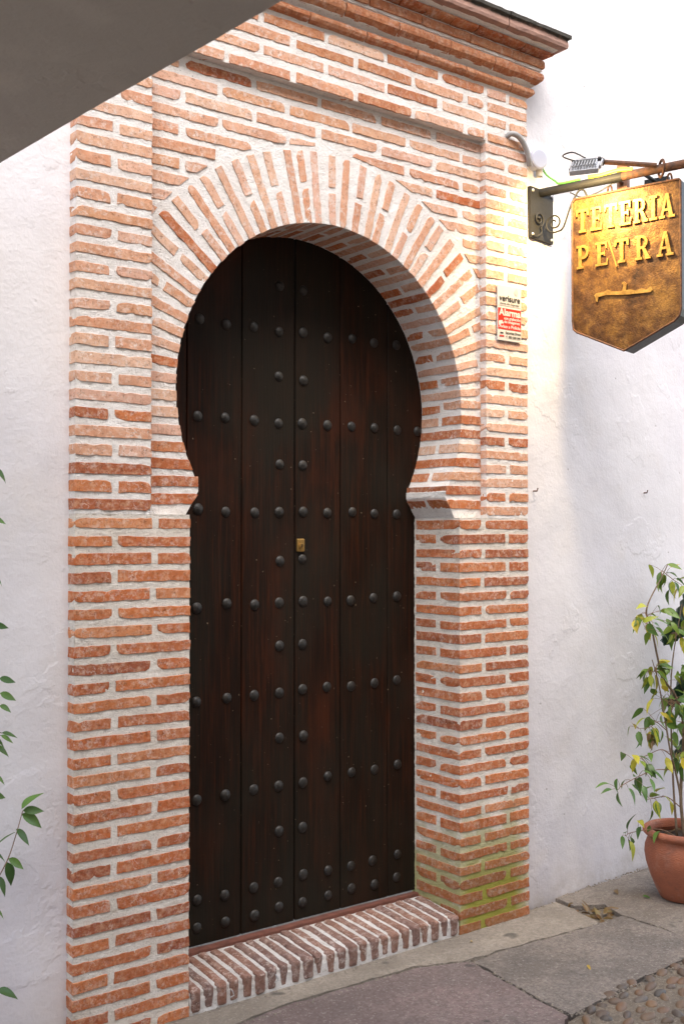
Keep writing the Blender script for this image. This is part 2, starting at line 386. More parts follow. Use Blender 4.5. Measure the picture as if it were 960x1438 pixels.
def brick(parent, mat, x0, x1, y0, y1, z0, z1, name='brick', rot=None, clip=None, wob=.0016, chip=.35, rough=1.):
    """axis box, or, with rot=(centre Matrix), a turned one; clip = list of (point, normal) planes: the side the normal points to is cut off"""
    vf = brick_vf(x1 - x0, y1 - y0, z1 - z0, chip=chip, rough=rough)
    tilt = Matrix.Rotation(rng.gauss(0, .007), 4, 'Y')
    m4 = Matrix.Translation(((x0 + x1) / 2, (y0 + y1) / 2 - rng.uniform(-.0005, wob), (z0 + z1) / 2 + rng.gauss(0, .0008)))
    m4 = (rot @ m4 if rot else m4) @ tilt
    if clip:
        bm = bmesh.new(); vs_ = [bm.verts.new(v) for v in vf[0]]
        for f in vf[1]: bm.faces.new([vs_[i] for i in f])
        inv = m4.inverted()
        for co, no in clip:
            c_ = inv @ Vector(co); n_ = inv.to_3x3() @ Vector(no)
            res = bmesh.ops.bisect_plane(bm, geom=bm.verts[:] + bm.edges[:] + bm.faces[:], plane_co=c_, plane_no=n_, clear_outer=True)
            ed = [e for e in res['geom_cut'] if isinstance(e, bmesh.types.BMEdge)]
            if ed:
                try: bmesh.ops.holes_fill(bm, edges=ed)
                except Exception: pass
        if len(bm.verts) < 12: bm.free(); return None
        return bmesh_obj(name, bm, mat, parent, m4)
    return mesh(name, vf, mat, parent, m4)

# ------------------------------------------------------------------ dimensions (metres)
G = -.09                                    # paving level
XL, XR = 1.517, 3.713                       # portal sides
JL, JR = 1.957, 3.287                       # jambs
PL, PR = 1.800, 3.451                       # sunk panel round the arch
REC = .036                                  # how far the panel is sunk
DY = .30                                    # door face
CX, CZ, RA = 2.6255, 2.183, .708            # arch centre and radius
ZI, ZT = 1.715, 1.828                       # springing ledge, tip of the impost
ZF, ZC = 3.405, 3.655                       # frieze
BH, PITCH = .0375, .0626
WY = .05                                    # plane of the white wall
A6 = R(6); WD = Vector((math.cos(A6), math.sin(A6), 0)); WN = Vector((math.sin(A6), -math.cos(A6), 0)); W0 = Vector((XR - .03, WY - .003, 0))

# ------------------------------------------------------------------ setting: ground
gr = mesh('ground', ([(-30, -30, G - .022), (30, -30, G - .022), (30, 30, G - .022), (-30, 30, G - .022)], [(0, 1, 2, 3)]), 'bedding')
gr['kind'] = 'structure'
def slab(poly, mat, name='paving_slab', top=G, seed=0, label=None, thick=.02, jit=.007):
    pts = []
    n = len(poly)
    for i in range(n):
        a = Vector(poly[i]).to_3d(); b_ = Vector(poly[(i + 1) % n]).to_3d(); k = max(1, int((b_ - a).length / .03))
        for j in range(k):
            p = a.lerp(b_, j / k); p.x += jit * nz(p, 22, seed) * 2; p.y += jit * nz(p, 22, seed + 4) * 2; pts.append(p)
    bm = bmesh.new(); top_v = [bm.verts.new((p.x, p.y, top - .004)) for p in pts]
    f = bm.faces.new(top_v)
    if f.normal.z < 0: bmesh.ops.reverse_faces(bm, faces=[f])
    ins = bmesh.ops.inset_region(bm, faces=[f], thickness=.006, depth=0)
    bm.faces.ensure_lookup_table(); bm.normal_update()
    core = max(bm.faces, key=lambda q: q.calc_area())
    for v in core.verts: v.co.z = top + .0025 * nz(v.co, 9, seed)
    edge = [e for e in bm.edges if e.is_boundary]
    ex = bmesh.ops.extrude_edge_only(bm, edges=edge)
    for v in ex['geom']:
        if isinstance(v, bmesh.types.BMVert): v.co.z = top - thick
    bmesh.ops.recalc_face_normals(bm, faces=bm.faces)
    o = bmesh_obj(name, bm, mat, gr)
    if label: o['label'] = label
    return o
slab([(1.0, -.11), (1.0, .30), (3.62, .30), (3.725, .03), (3.942, .04), (3.932, -.079), (3.887, -.262), (3.50, -.236), (3.295, -.222), (3.131, -.223), (2.898, -.138), (2.295, -.112), (1.9, -.16)], 'cement', seed=1, label='beige cement strip along the doorstep')
slab([(3.134, -.241), (3.278, -.238), (3.885, -.276), (4.037, -.262), (4.052, -.654), (3.912, -.742), (3.545, -.756), (3.064, -.818), (3.087, -.578)], 'slab_dark', seed=2, label='dark grey stone slab beside the pebbles')
slab([(1.0, -.28), (1.9, -.178), (2.295, -.130), (2.898, -.156), (3.117, -.240), (3.074, -.578), (3.048, -.818), (2.80, -.95), (2.2, -1.15), (1.0, -1.2)], 'slab_pink', seed=3, label='pinkish stone slab')
slab([(3.974, -.045), (3.98, .085), (4.583, .10), (5.6, .20), (5.6, -.70), (4.062, -.64), (4.049, -.255), (4.096, -.118)], 'slab_beige', seed=4, label='beige slab under the flower pot')
slab([(1.0, -1.22), (2.2, -1.165), (2.79, -.965), (2.75, -1.5), (2.6, -3.2), (1.0, -3.2)], 'slab_dark', seed=5)
slab([(.98, -.10), (.98, .10), (-.6, .10), (-.6, -1.2), (.98, -1.2)], 'slab_beige', seed=6)
slab([(.98, -1.22), (.98, -3.2), (-.6, -3.2), (-.6, -1.22)], 'slab_pink', seed=7)
# pebble paving
slab([(2.81, -.965), (3.05, -.835), (3.545, -.772), (3.918, -.758), (4.06, -.68), (5.6, -.72), (5.6, -3.2), (2.62, -3.2), (2.77, -1.5)], 'bedding', 'mortar_bed', top=G - .004, seed=8, thick=.012)
def pebble_vf(seed):
    bm = bmesh.new(); bmesh.ops.create_icosphere(bm, subdivisions=2, radius=1)
    for v in bm.verts: v.co *= 1 + .16 * nz(v.co, 1.1, seed)
    V = [tuple(v.co) for v in bm.verts]; F = [tuple(q.index for q in f.verts) for f in bm.faces]; bm.free(); return V, F
peb = []
for s in range(7):
    v = pebble_vf(s + 3); me = bpy.data.meshes.new('pebble'); me.from_pydata(*[v[0], [], v[1]]); me.materials.append(M['pebble'])
    me.polygons.foreach_set('use_smooth', [True] * len(me.polygons)); peb.append(me)
cnt = 0
row = 0
yy = -.775
while yy > -1.75 and cnt < 290:
    x = 2.9 + (row % 2) * .035 + rng.uniform(0, .03)
    while x < 4.5 and cnt < 290:
        L = rng.uniform(.042, .10); wv = rng.uniform(.016, .027)
        lim = -.985 + (x - 2.85) * .56 if x < 3.07 else -.86 + (x - 3.07) * .21
        if yy < lim + .045 and yy < -.79 + .02 and x + L / 2 < 4.5:
            o = bpy.data.objects.new('pebble', rng.choice(peb))
            m4 = Matrix.Translation((x + L / 2, yy + rng.gauss(0, .008), G - .008 + rng.uniform(-.005, .004))) @ Matrix.Rotation(rng.gauss(.35, .4), 4, 'Z') @ Matrix.Diagonal((L / 2, wv, .017, 1))
            put(o, gr, m4); cnt += 1
        x += L + rng.uniform(.004, .024)
    yy -= .052; row += 1

# ------------------------------------------------------------------ setting: white walls
def wall_patch(o, u, v, nu, nv, n_, amp):
    o, u, v, n_ = Vector(o), Vector(u), Vector(v), Vector(n_)
    V, F = [], []
    for j in range(nv + 1):
        for i in range(nu + 1):
            p = o + u * (i / nu) + v * (j / nv)
            e = 0 if (i in (0, nu) or j in (0, nv)) else 1
            p = p + n_ * amp * e * (nz(p, 2.2) + .6 * nz(p, 6, 1) + .3 * nz(p, 15, 2)); V.append(tuple(p))
    for j in range(nv):
        for i in range(nu):
            a = j * (nu + 1) + i; F.append((a, a + 1, a + nu + 2, a + nu + 1))
    return V, F
UPV = Vector((0, 0, 1))
TOPW = 7.4
lw = join(wall_patch((-4, WY, G - .03), (4 + XL + .02, 0, 0), (0, 0, TOPW), 130, 150, (0, -1, 0), .006),
          box(-4, XL + .015, WY + .03, .36, G - .03, TOPW + G - .03))
o = mesh('wall', lw, 'plaster', smooth=True); tag(o, 'white plastered wall with fig leaves hanging in front, left unlit', 'wall')
o['label'] = 'white plastered wall running under the grey overhead soffit'
uw = join(wall_patch((XL + .021, WY + .001, ZC + .02), (XR - XL - .042, 0, 0), (0, 0, TOPW + G - .03 - ZC - .02), 50, 60, (0, -1, 0), .004),
          box(XL + .021, XR - .05, WY + .03, .36, ZC + .02, TOPW + G - .03))
o = mesh('wall', uw, 'plaster', smooth=True); tag(o, 'white wall rising above the brick cornice', 'wall')
LW = 4.5
o0 = W0 + Vector((0, 0, G - .03))
p0, p1 = o0, o0 + WD * LW; bk = -WN * .3
rw = join(wall_patch(o0, WD * LW, (0, 0, TOPW), 130, 170, WN, .006),
          ([tuple(q + Vector((0, 0, h_))) for h_ in (0, TOPW) for q in (p0 - WN * .03, p1 - WN * .03, p1 + bk, p0 + bk)],
           [(0, 1, 2, 3), (4, 7, 6, 5), (0, 4, 5, 1), (1, 5, 6, 2), (2, 6, 7, 3), (3, 7, 4, 0)]))
o = mesh('wall', rw, 'plaster', smooth=True); tag(o, 'white plastered wall carrying the hanging sign', 'wall')
M['ochre'] = plaster_mat('ochre_plaster', (.34, .27, .20))
o = mesh('wall', box(-4, 9, -5.0, -4.6, G - .03, 8.4), 'ochre'); tag(o, 'unseen wall across the alley, added to shape the light', 'wall')  # unseen wall, added and toned to dim the lower facade and warm the bounce
o['label'] = 'unseen ochre wall across the alley, added to shade the lower facade'
for u, z, lab in ((.135, 1.845, 'rusty nail in the white wall near the pier'), (1.085, 1.86, 'bent rusty hook in the white wall above the fig')):
    p_ = W0 + WD * u + UPV * z
    o = mesh('nail', tube([p_ - WN * .02, p_ + WN * .022, p_ + WN * .026 + UPV * .014], .0035, 6), 'rust'); tag(o, lab, 'nail')
# covered passage overhead: its soffit and edge
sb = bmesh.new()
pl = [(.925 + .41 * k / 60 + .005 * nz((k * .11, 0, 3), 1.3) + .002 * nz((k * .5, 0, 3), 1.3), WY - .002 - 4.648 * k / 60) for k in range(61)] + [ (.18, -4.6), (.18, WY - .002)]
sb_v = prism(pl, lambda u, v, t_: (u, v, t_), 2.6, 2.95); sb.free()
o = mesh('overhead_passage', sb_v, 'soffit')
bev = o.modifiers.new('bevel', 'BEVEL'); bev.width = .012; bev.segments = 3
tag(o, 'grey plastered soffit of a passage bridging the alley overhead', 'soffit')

# ------------------------------------------------------------------ brick portal
portal = thing('brick_portal', 'brick portal with horseshoe arch, sunk panel and moulded cornice', 'portal', ((XL + XR) / 2, .15, G))
RES = .0068
def rows_below():
    k = 0; out = []
    z = ZI - PITCH
    while z > G - .05: out.append((k, z + (PITCH - BH) / 2)); k += 1; z -= PITCH
    return out
HW, LB = .128, .284                       # header width, stretcher length
BP = .0020                                # bricks stand this proud of the joints
def pier(side):
    jx, ox = (JL, XL) if side < 0 else (JR, XR)           # jamb side, outer side
    wdt = abs(jx - ox); hgt = ZI - (G - .02); zb = G - .02
    xa, xb = min(jx, ox), max(jx, ox)
    V = join(patch(lambda u, v: (xa + (xb - xa) * u, 0, zb + hgt * v), int(wdt / RES), int(hgt / RES), (0, -1, 0)),
             patch(lambda u, v: (jx, .32 * u, zb + hgt * v), int(.32 / RES), int(hgt / RES), (-side, 0, 0), flip=(side > 0)),
             patch(lambda u, v: (ox, .10 * u, zb + hgt * v), 10, int(hgt / RES), (side, 0, 0), flip=(side < 0)),
             patch(lambda u, v: (xa + (xb - xa) * u, .12 * v, ZI), 30, 10, (0, 0, 1)))
    V = join(V, box(xa + .007, xb - .007, .007, .31, zb, ZI - .006))
    core = mesh('pier', V, 'mortar', portal, smooth=True)
    for k, z in rows_below():
        if z + BH < G - .0: continue
        hgt_ = BH + rng.uniform(-.003, .003); j = rng.uniform(-.006, .006)
        def X(a, b_):                                       # distances from the jamb corner, outwards
            p, q = jx + side * a, jx + side * b_; return min(p, q), max(p, q)
        if k % 2 == 0:                                      # brick running into the depth at the jamb, stretcher beside it
            x0, x1 = X(-BP, HW + j); brick(core, 'brick_red', x0, x1, -BP, .285, z, z + hgt_)
            x0, x1 = X(HW + .026 + j, wdt + BP); brick(core, 'brick_red', x0, x1, -BP, .10, z, z + hgt_)
        else:
            x0, x1 = X(-BP, LB + j); brick(core, 'brick_red', x0, x1, -BP, .125, z, z + hgt_)
            x0, x1 = X(LB + .026 + j, wdt + BP); brick(core, 'brick_red', x0, x1, -BP, .10, z, z + hgt_)
            x0, x1 = X(-BP, .06); brick(core, 'brick_red', x0, x1, .155, .288, z, z + hgt_)
    return core
pier(-1); pier(1)

# pilasters beside the sunk panel, continuing up
def pilaster(side):
    ix, ox = (PL, XL) if side < 0 else (PR, XR)
    xa, xb = min(ix, ox), max(ix, ox); zb, zt = ZI - .001, ZF; hgt = zt - zb
    V = join(patch(lambda u, v: (xa + (xb - xa) * u, 0, zb + hgt * v), int((xb - xa) / RES), int(hgt / RES), (0, -1, 0)),
             patch(lambda u, v: (ix, .05 * u, zb + hgt * v), 5, int(hgt / RES), (-side, 0, 0), flip=(side > 0)),
             patch(lambda u, v: (ox, .10 * u, zb + hgt * v), 10, int(hgt / RES), (side, 0, 0), flip=(side < 0)))
    V = join(V, box(xa + .007, xb - .007, .007, .12, zb, zt))
    core = mesh('pilaster', V, 'mortar_white', portal, smooth=True)
    for k in range(27):
        z = ZI + k * PITCH + (PITCH - BH) / 2; h_ = BH + rng.uniform(-.003, .003)
        mat = 'brick_pale' if rng.random() < .25 + k / 14 else 'brick_red'
        if k % 2 == 0:
            brick(core, mat, xa - (BP if side < 0 else 0) + (.0 if side < 0 else -.002), xb + (BP if side > 0 else .002), -BP, .09, z, z + h_)
        else:
            md = (xa + xb) / 2 + rng.uniform(-.01, .01)
            brick(core, mat, xa - (BP if side < 0 else .002), md - .013, -BP, .09, z, z + h_)
            brick(core, mat, md + .013, xb + (BP if side > 0 else .002), -BP, .09, z, z + h_)
    return core
pilaster(-1); pilaster(1)

# arch panel
aT = math.asin((CZ - ZT) / RA)                     # half-angle below the centre
def bound(a):
    c_, s_ = math.cos(a), math.sin(a); r = 9
    if c_ > 1e-6: r = min(r, (PR - CX) / c_)
    if c_ < -1e-6: r = min(r, (PL - CX) / c_)
    if s_ > 1e-6: r = min(r, (ZF - CZ) / s_)
    if s_ < -1e-6: r = min(r, (ZT - CZ) / s_)
    return max(r, RA + .0005)
def polar(u, v):
    a = -aT + (PI + 2 * aT) * u; r = RA + (bound(a) - RA) * v
    return (CX + r * math.cos(a), REC, CZ + r * math.sin(a))
def edge_x(z):                                    # half opening below the tip: corbelled impost
    if z >= ZT - .025: return RA * math.cos(aT)
    t_ = (z - ZI) / (ZT - .025 - ZI); return (JR - JL) / 2 + (RA * math.cos(aT) - (JR - JL) / 2) * t_
def low(side):
    def f(u, v):
        z = ZI + (ZT - ZI) * v; a = CX + side * edge_x(z); b_ = PR if side > 0 else PL
        x = (a + (b_ - a) * u) if side > 0 else (b_ + (a - b_) * u); return (x, REC, z)
    return f
prof = [(CX + edge_x(ZI), ZI), (CX + edge_x(ZI + .045), ZI + .045), (CX + edge_x(ZT - .025), ZT - .025), (CX + RA * math.cos(aT), ZT)]
def soffit_patch(side):
    def f(u, v):
        k = u * 3; i = min(2, int(k)); t_ = k - i
        x = prof[i][0] + (prof[i + 1][0] - prof[i][0]) * t_; z = prof[i][1] + (prof[i + 1][1] - prof[i][1]) * t_
        return (CX + side * (x - CX), REC + (DY + .02 - REC) * v, z)
    return patch(f, 18, 30, (-side, 0, -.3), flip=(side > 0))
def intr(u, v):
    a = -aT + (PI + 2 * aT) * u; return (CX + RA * math.cos(a), REC + (DY + .02 - REC) * v, CZ + RA * math.sin(a))
V = join(patch(polar, 330, 44, (0, -1, 0), flip=True), patch(low(1), 28, 13, (0, -1, 0)), patch(low(-1), 28, 13, (0, -1, 0)),
         soffit_patch(1), soffit_patch(-1),
         patch(intr, 330, 30, lambda u, v: (-math.cos(-aT + (PI + 2 * aT) * u), 0, -math.sin(-aT + (PI + 2 * aT) * u)), .7))
panel = mesh('arch_panel', V, 'mortar_white', portal, smooth=True)
NV = 39; RO = RA + .288
side_clip = [((PL + .003, 0, 0), (-1, 0, 0)), ((PR - .003, 0, 0), (1, 0, 0))]
def voussoir(a, r0, r1, y0, y1, mat):
    th = .0345 + rng.uniform(-.003, .002)
    rot = Matrix.Translation((CX, 0, CZ)) @ Matrix.Rotation(-(a + rng.gauss(0, .006)), 4, 'Y')
    need = max(abs((r1) * math.cos(a)), 0) > (PR - CX) - .03
    brick(panel, mat, r0, r1, y0, y1, -th / 2, th / 2, 'voussoir', rot, side_clip if need else None, chip=.3)
for i in range(NV):
    a = PI * (i + .5) / NV
    mat = 'brick_pale' if rng.random() < .92 else 'brick_red'
    lim = (PR - CX) / max(abs(math.cos(a)), 1e-6)
    y0 = REC - BP; j = rng.uniform(-.008, .008)
    if i % 2 == 0:
        voussoir(a, RA - BP, RA + .283, y0, y0 + .118, mat)
        voussoir(a, RA - BP, RA + .06, y0 + .142, y0 + .262, 'brick_red')
    else:
        if lim > RA + .16: voussoir(a, RA + .152 + j, RA + .283, y0, y0 + .10, mat)
        voussoir(a, RA - BP, RA + .128 + j, y0, y0 + .262, mat)
# flanks below the centre: level courses running up to the curve
def flank(side):
    z = CZ - .034 - BH / 2; k = 0
    while z > ZI + .004:
        zc = z + BH / 2
        e = math.sqrt(max(RA * RA - (zc - CZ) ** 2, .01)) if zc > ZT else edge_x(zc)
        xa, xb = sorted((CX + side * (e - BP), CX + side * (PR - CX - .002)))
        mat = 'brick_pale' if rng.random() < .45 else 'brick_red'
        nrm = Vector((-side, 0, (zc - CZ) / max(e, .1) * (-1) if zc > ZT + .02 else (0 if zc > ZT - .03 else -.8))).normalized()
        cl = [((CX + side * (e - BP), 0, zc), tuple(nrm))]
        xa2, xb2 = (xa - .02, xb) if side > 0 else (xa, xb + .02)
        if k % 2 == 0:
            brick(panel, mat, xa2, xb2, REC - BP, REC + .125, z, z + BH, clip=cl)
            if side: brick(panel, 'brick_red' if rng.random() < .5 else 'brick_pale', xa2, xb2 - 0, REC + .150, REC + .262, z, z + BH, clip=cl)
        else:
            brick(panel, mat, xa2, xb2, REC - BP, REC + .262, z, z + BH, clip=cl)
        z -= PITCH; k += 1
flank(1); flank(-1)
# spandrel courses
for k in range(4, 27):
    z = ZF - (k - 3) * PITCH + (PITCH - BH) / 2
    zc = z + BH / 2
    if zc < CZ + .30: continue
    x = PL + .003 - (0 if k % 2 else .155)
    while x < PR - .01:
        xa, xb = max(x, PL + .003), min(x + LB + rng.uniform(-.01, .006), PR - .003)
        x += LB + .024
        if xb - xa < .03: continue
        cl = []; keep = True
        dz = zc - CZ; ro = RO + .016
        if dz < ro:
            ex = math.sqrt(ro * ro - dz * dz)
            lo, hi = CX - ex, CX + ex
            if xa >= lo - .012 and xb <= hi + .012: continue
            segs = []
            if xa < lo - .02: segs.append((xa, min(xb, lo + .05), -1))
            if xb > hi + .02: segs.append((max(xa, hi - .05), xb, 1))
        else: segs = [(xa, xb, 0)]
        for sa, sb_, s_ in segs:
            cl = None
            if s_:
                px = CX + s_ * ex; nn = Vector((CX - px, 0, CZ - zc)).normalized(); cl = [((px, 0, zc), tuple(nn))]
            mat = 'brick_pale' if rng.random() < .95 else 'brick_red'
            brick(panel, mat, sa, sb_, REC - BP, REC + .06, z + .0, z + BH + rng.uniform(-.003, .002), clip=cl)

# frieze
V = join(patch(lambda u, v: (XL + (XR - XL) * u, 0, ZF + (ZC - ZF) * v), 240, 28, (0, -1, 0)),
         patch(lambda u, v: (XR, .10 * u, ZF + (ZC - ZF) * v), 10, 28, (1, 0, 0)),
         patch(lambda u, v: (XL, .10 * u, ZF + (ZC - ZF) * v), 10, 28, (-1, 0, 0), flip=True),
         patch(lambda u, v: (XL + .002 + (XR - XL - .004) * u, .06 * v, ZF), 240, 6, (0, 0, -1), flip=True))
frieze = mesh('frieze', V, 'mortar_white', portal, smooth=True)
for k in range(4):
    z = ZF + k * PITCH + (.002 if k == 0 else (PITCH - BH) / 2); h_ = BH
    spans = [(XL - BP, PL - .012, k % 2), (PL + .012, PR - .012, 2 + k % 2), (PR + .012, XR + BP, k % 2)]
    for a, b_, kind in spans:
        if kind == 0: cuts = [(a, b_)]
        elif kind == 1: cuts = [(a, (a + b_) / 2 - .012), ((a + b_) / 2 + .012, b_)]
        else:
            cuts = []; x = a - (0 if kind == 2 else .15)
            while x < b_ - .02:
                p, q = max(a, x), min(b_, x + LB + rng.uniform(-.012, .004)); x += LB + .022
                if q - p > .03: cuts.append((p, q))
        for p, q in cuts:
            brick(frieze, 'brick_pale' if rng.random() < .7 else 'brick_cornice', p, q, -BP - (.002 if k == 0 else 0), .075, z, z + h_ + rng.uniform(-.003, .002))

# cornice: profile (projection, height) run round the portal with mitred returns
def path_pt(s, p, z):
    """s: ('f',x) front, ('r',y) right return, ('l',y) left return, ('cr',) and ('cl',) corners"""
    if s[0] == 'f': return (s[1], -p, z)
    if s[0] == 'cr': return (XR + p, -p, z)
    if s[0] == 'cl': return (XL - p, -p, z)
    if s[0] == 'r': return (XR + p, s[1], z)
    return (XL - p, s[1], z)
def run(poly, stations, seed=0, jit=.0014):
    n = len(poly); V, F = [], []
    for s in stations:
        for (p, z) in poly:
            v = Vector(path_pt(s, p, z)); q = v.copy()
            v += Vector((nz(q, 18, seed), nz(q, 18, seed + 3), nz(q, 18, seed + 6))) * jit * 1.6 + Vector((nz(q, 55, seed), nz(q, 55, seed + 3), nz(q, 55, seed + 6))) * jit
            V.append(tuple(v))
    for i in range(len(stations) - 1):
        for k in range(n): F.append((i * n + k, i * n + (k + 1) % n, (i + 1) * n + (k + 1) % n, (i + 1) * n + k))
    F.append(tuple(range(n))[::-1]); F.append(tuple((len(stations) - 1) * n + k for k in range(n)))
    return V, F
B_ = -.06
core_prof = [(B_, ZC - .003), (.000, ZC - .003), (.012, ZC + .028), (.014, 3.703), (.034, 3.716), (.044, 3.772), (.050, 3.776), (.050, 3.788), (.046, 3.838), (.088, 3.862), (.118, 3.878), (.118, 3.93), (B_, 3.952)]
fr = [('l', WY + .03), ('cl',)] + [('f', XL + (XR - XL) * i / 90) for i in range(1, 90)] + [('cr',), ('r', WY + .03)]
cornice = mesh('cornice', run(core_prof, fr, 1, .001), 'mortar_white', portal, smooth=False)
layers = [  # profile, brick length, offset, material, name
    ([(B_, ZC + .003), (.006, ZC + .003), (.020, ZC + .009), (.027, ZC + .020), (.027, ZC + .030), (.022, ZC + .041), (B_, ZC + .041)], .27, .10, 'brick_cornice', 'cornice_brick'),
    ([(B_, 3.716), (.030, 3.714), (.040, 3.722), (.054, 3.733), (.057, 3.745), (.056, 3.761), (.050, 3.768), (B_, 3.769)], .275, .0, 'brick_cornice', 'cornice_brick'),
    ([(B_, 3.788), (.058, 3.787), (.061, 3.795), (.061, 3.818), (.056, 3.826), (B_, 3.827)], .272, .14, 'brick_cornice', 'cornice_brick'),
    ([(B_, 3.836), (.054, 3.836), (.086, 3.846), (.090, 3.852), (.088, 3.858), (B_, 3.859)], .14, .05, 'brick_red', 'cornice_brick'),
    ([(B_, 3.870), (.118, 3.871), (.134, 3.876), (.137, 3.890), (.134, 3.914), (.146, 3.921), (.147, 3.936), (.132, 3.944), (.02, 3.953), (B_, 3.955)], .36, .2, 'slab_top', 'coping_slab'),
]
m, nt, b = newmat('coping_stone'); t = NT(nt)
gz = t.n('ShaderNodeNewGeometry'); nzs = t.sep(gz.outputs['Normal'])[2]; zz = t.sep()[2]
c = t.mix(t.ramp(t.noise(25, 6), [(.3, 0), (.7, 1)]), (.36, .21, .16), (.25, .15, .12))
lich = t.math('ADD', t.rng(zz, 3.898, 3.922), t.math('MULTIPLY', t.math('SUBTRACT', t.noise(18, 6), .5), 1.6))
c = t.mix(t.ramp(lich, [(.3, 0), (.7, 1)]), c, (.045, .04, .032))
t.l(c, b.inputs['Base Color']); b.inputs['Roughness'].default_value = .95; t.bump(t.noise(70, 6), .6, .006, b); M['slab_top'] = m
for li, (poly, bl, off, mat, nm) in enumerate(layers):
    x = XL - off; i = 0
    gap = .006 if li != 4 else .004
    while x < XR:
        xe = x + bl * rng.uniform(.94, 1.04)
        left = x <= XL; right = xe > XR - .06
        xa, xb = max(x, XL), min(xe, XR)
        n = max(2, int((xb - xa) / .03))
        st = []
        if left: st += [('l', WY + .02), ('l', .01), ('cl',)]
        st += [('f', xa + (xb - xa) * k / n) for k in range(1 if left else 0, n if right else n + 1)]
        if right: st += [('cr',), ('r', .01), ('r', WY + .02)]
        mesh(nm, run(poly, st, li * 31 + i, .0018), mat, cornice)
        x = xe + gap; i += 1
        if right: break

# ------------------------------------------------------------------ doorstep
step = thing('doorstep', 'low doorstep of dark bricks set on edge with white joints', 'doorstep', (CX, .12, G))
SX0, SX1 = JL + .004, JR - .004
def step_top(y): return .001 + .018 * min(1, max(0, (y - .0) / .2))
def stepf(u, v):
    # profile: up the front, over a rounded nose, back to the door
    L1 = .075; L2 = .27
    s_ = v * (L1 + L2)
    if s_ < L1: y, z = .004 - .0, G - .01 + s_ * (.004 + .09 + .006) / L1 - .0
    else: y = .004 + (s_ - L1); z = step_top(y) - .004
    if abs(s_ - L1) < .02: z -= .006; y += .004
    return (SX0 + (SX1 - SX0) * u, y, min(z, step_top(y) - .004) - .005)
V = patch(stepf, 150, 46, (0, -.7, .7), .8)
core = mesh('mortar_bed', V, 'mortar_step', step, smooth=True)
nb = 24; wx = (SX1 - SX0) / nb
for i in range(nb):
    xa = SX0 + i * wx + .008; xb = xa + .0385 + rng.uniform(-.004, .003)
    vf = brick_vf(xb - xa, .262, .085, r=.010, step=.026, rough=1.2, chip=.6)
    m4 = Matrix.Translation(((xa + xb) / 2, .128 + rng.uniform(-.004, .004), -.033 + rng.uniform(-.003, .003))) @ Matrix.Rotation(R(4.6), 4, 'X') @ Matrix.Rotation(rng.gauss(0, .015), 4, 'Z')
    mesh('brick', vf, 'brick_step', step, m4, smooth=False)
mesh('threshold', brick_vf(SX1 - SX0 - .01, .036, .03, r=.004, step=.05), 'threshold', step, Matrix.Translation((CX, .282, .010)))
for x, z in ((2.135, -.045), (2.33, -.038), (3.215, -.03)):           # small wire hooks in the front joints
    mesh('wire_hook', tube([(x, .002, z + .012), (x, -.012, z + .006), (x + .004, -.014, z - .008), (x - .012, -.014, z - .012)], .0022, 6), 'alu', step)

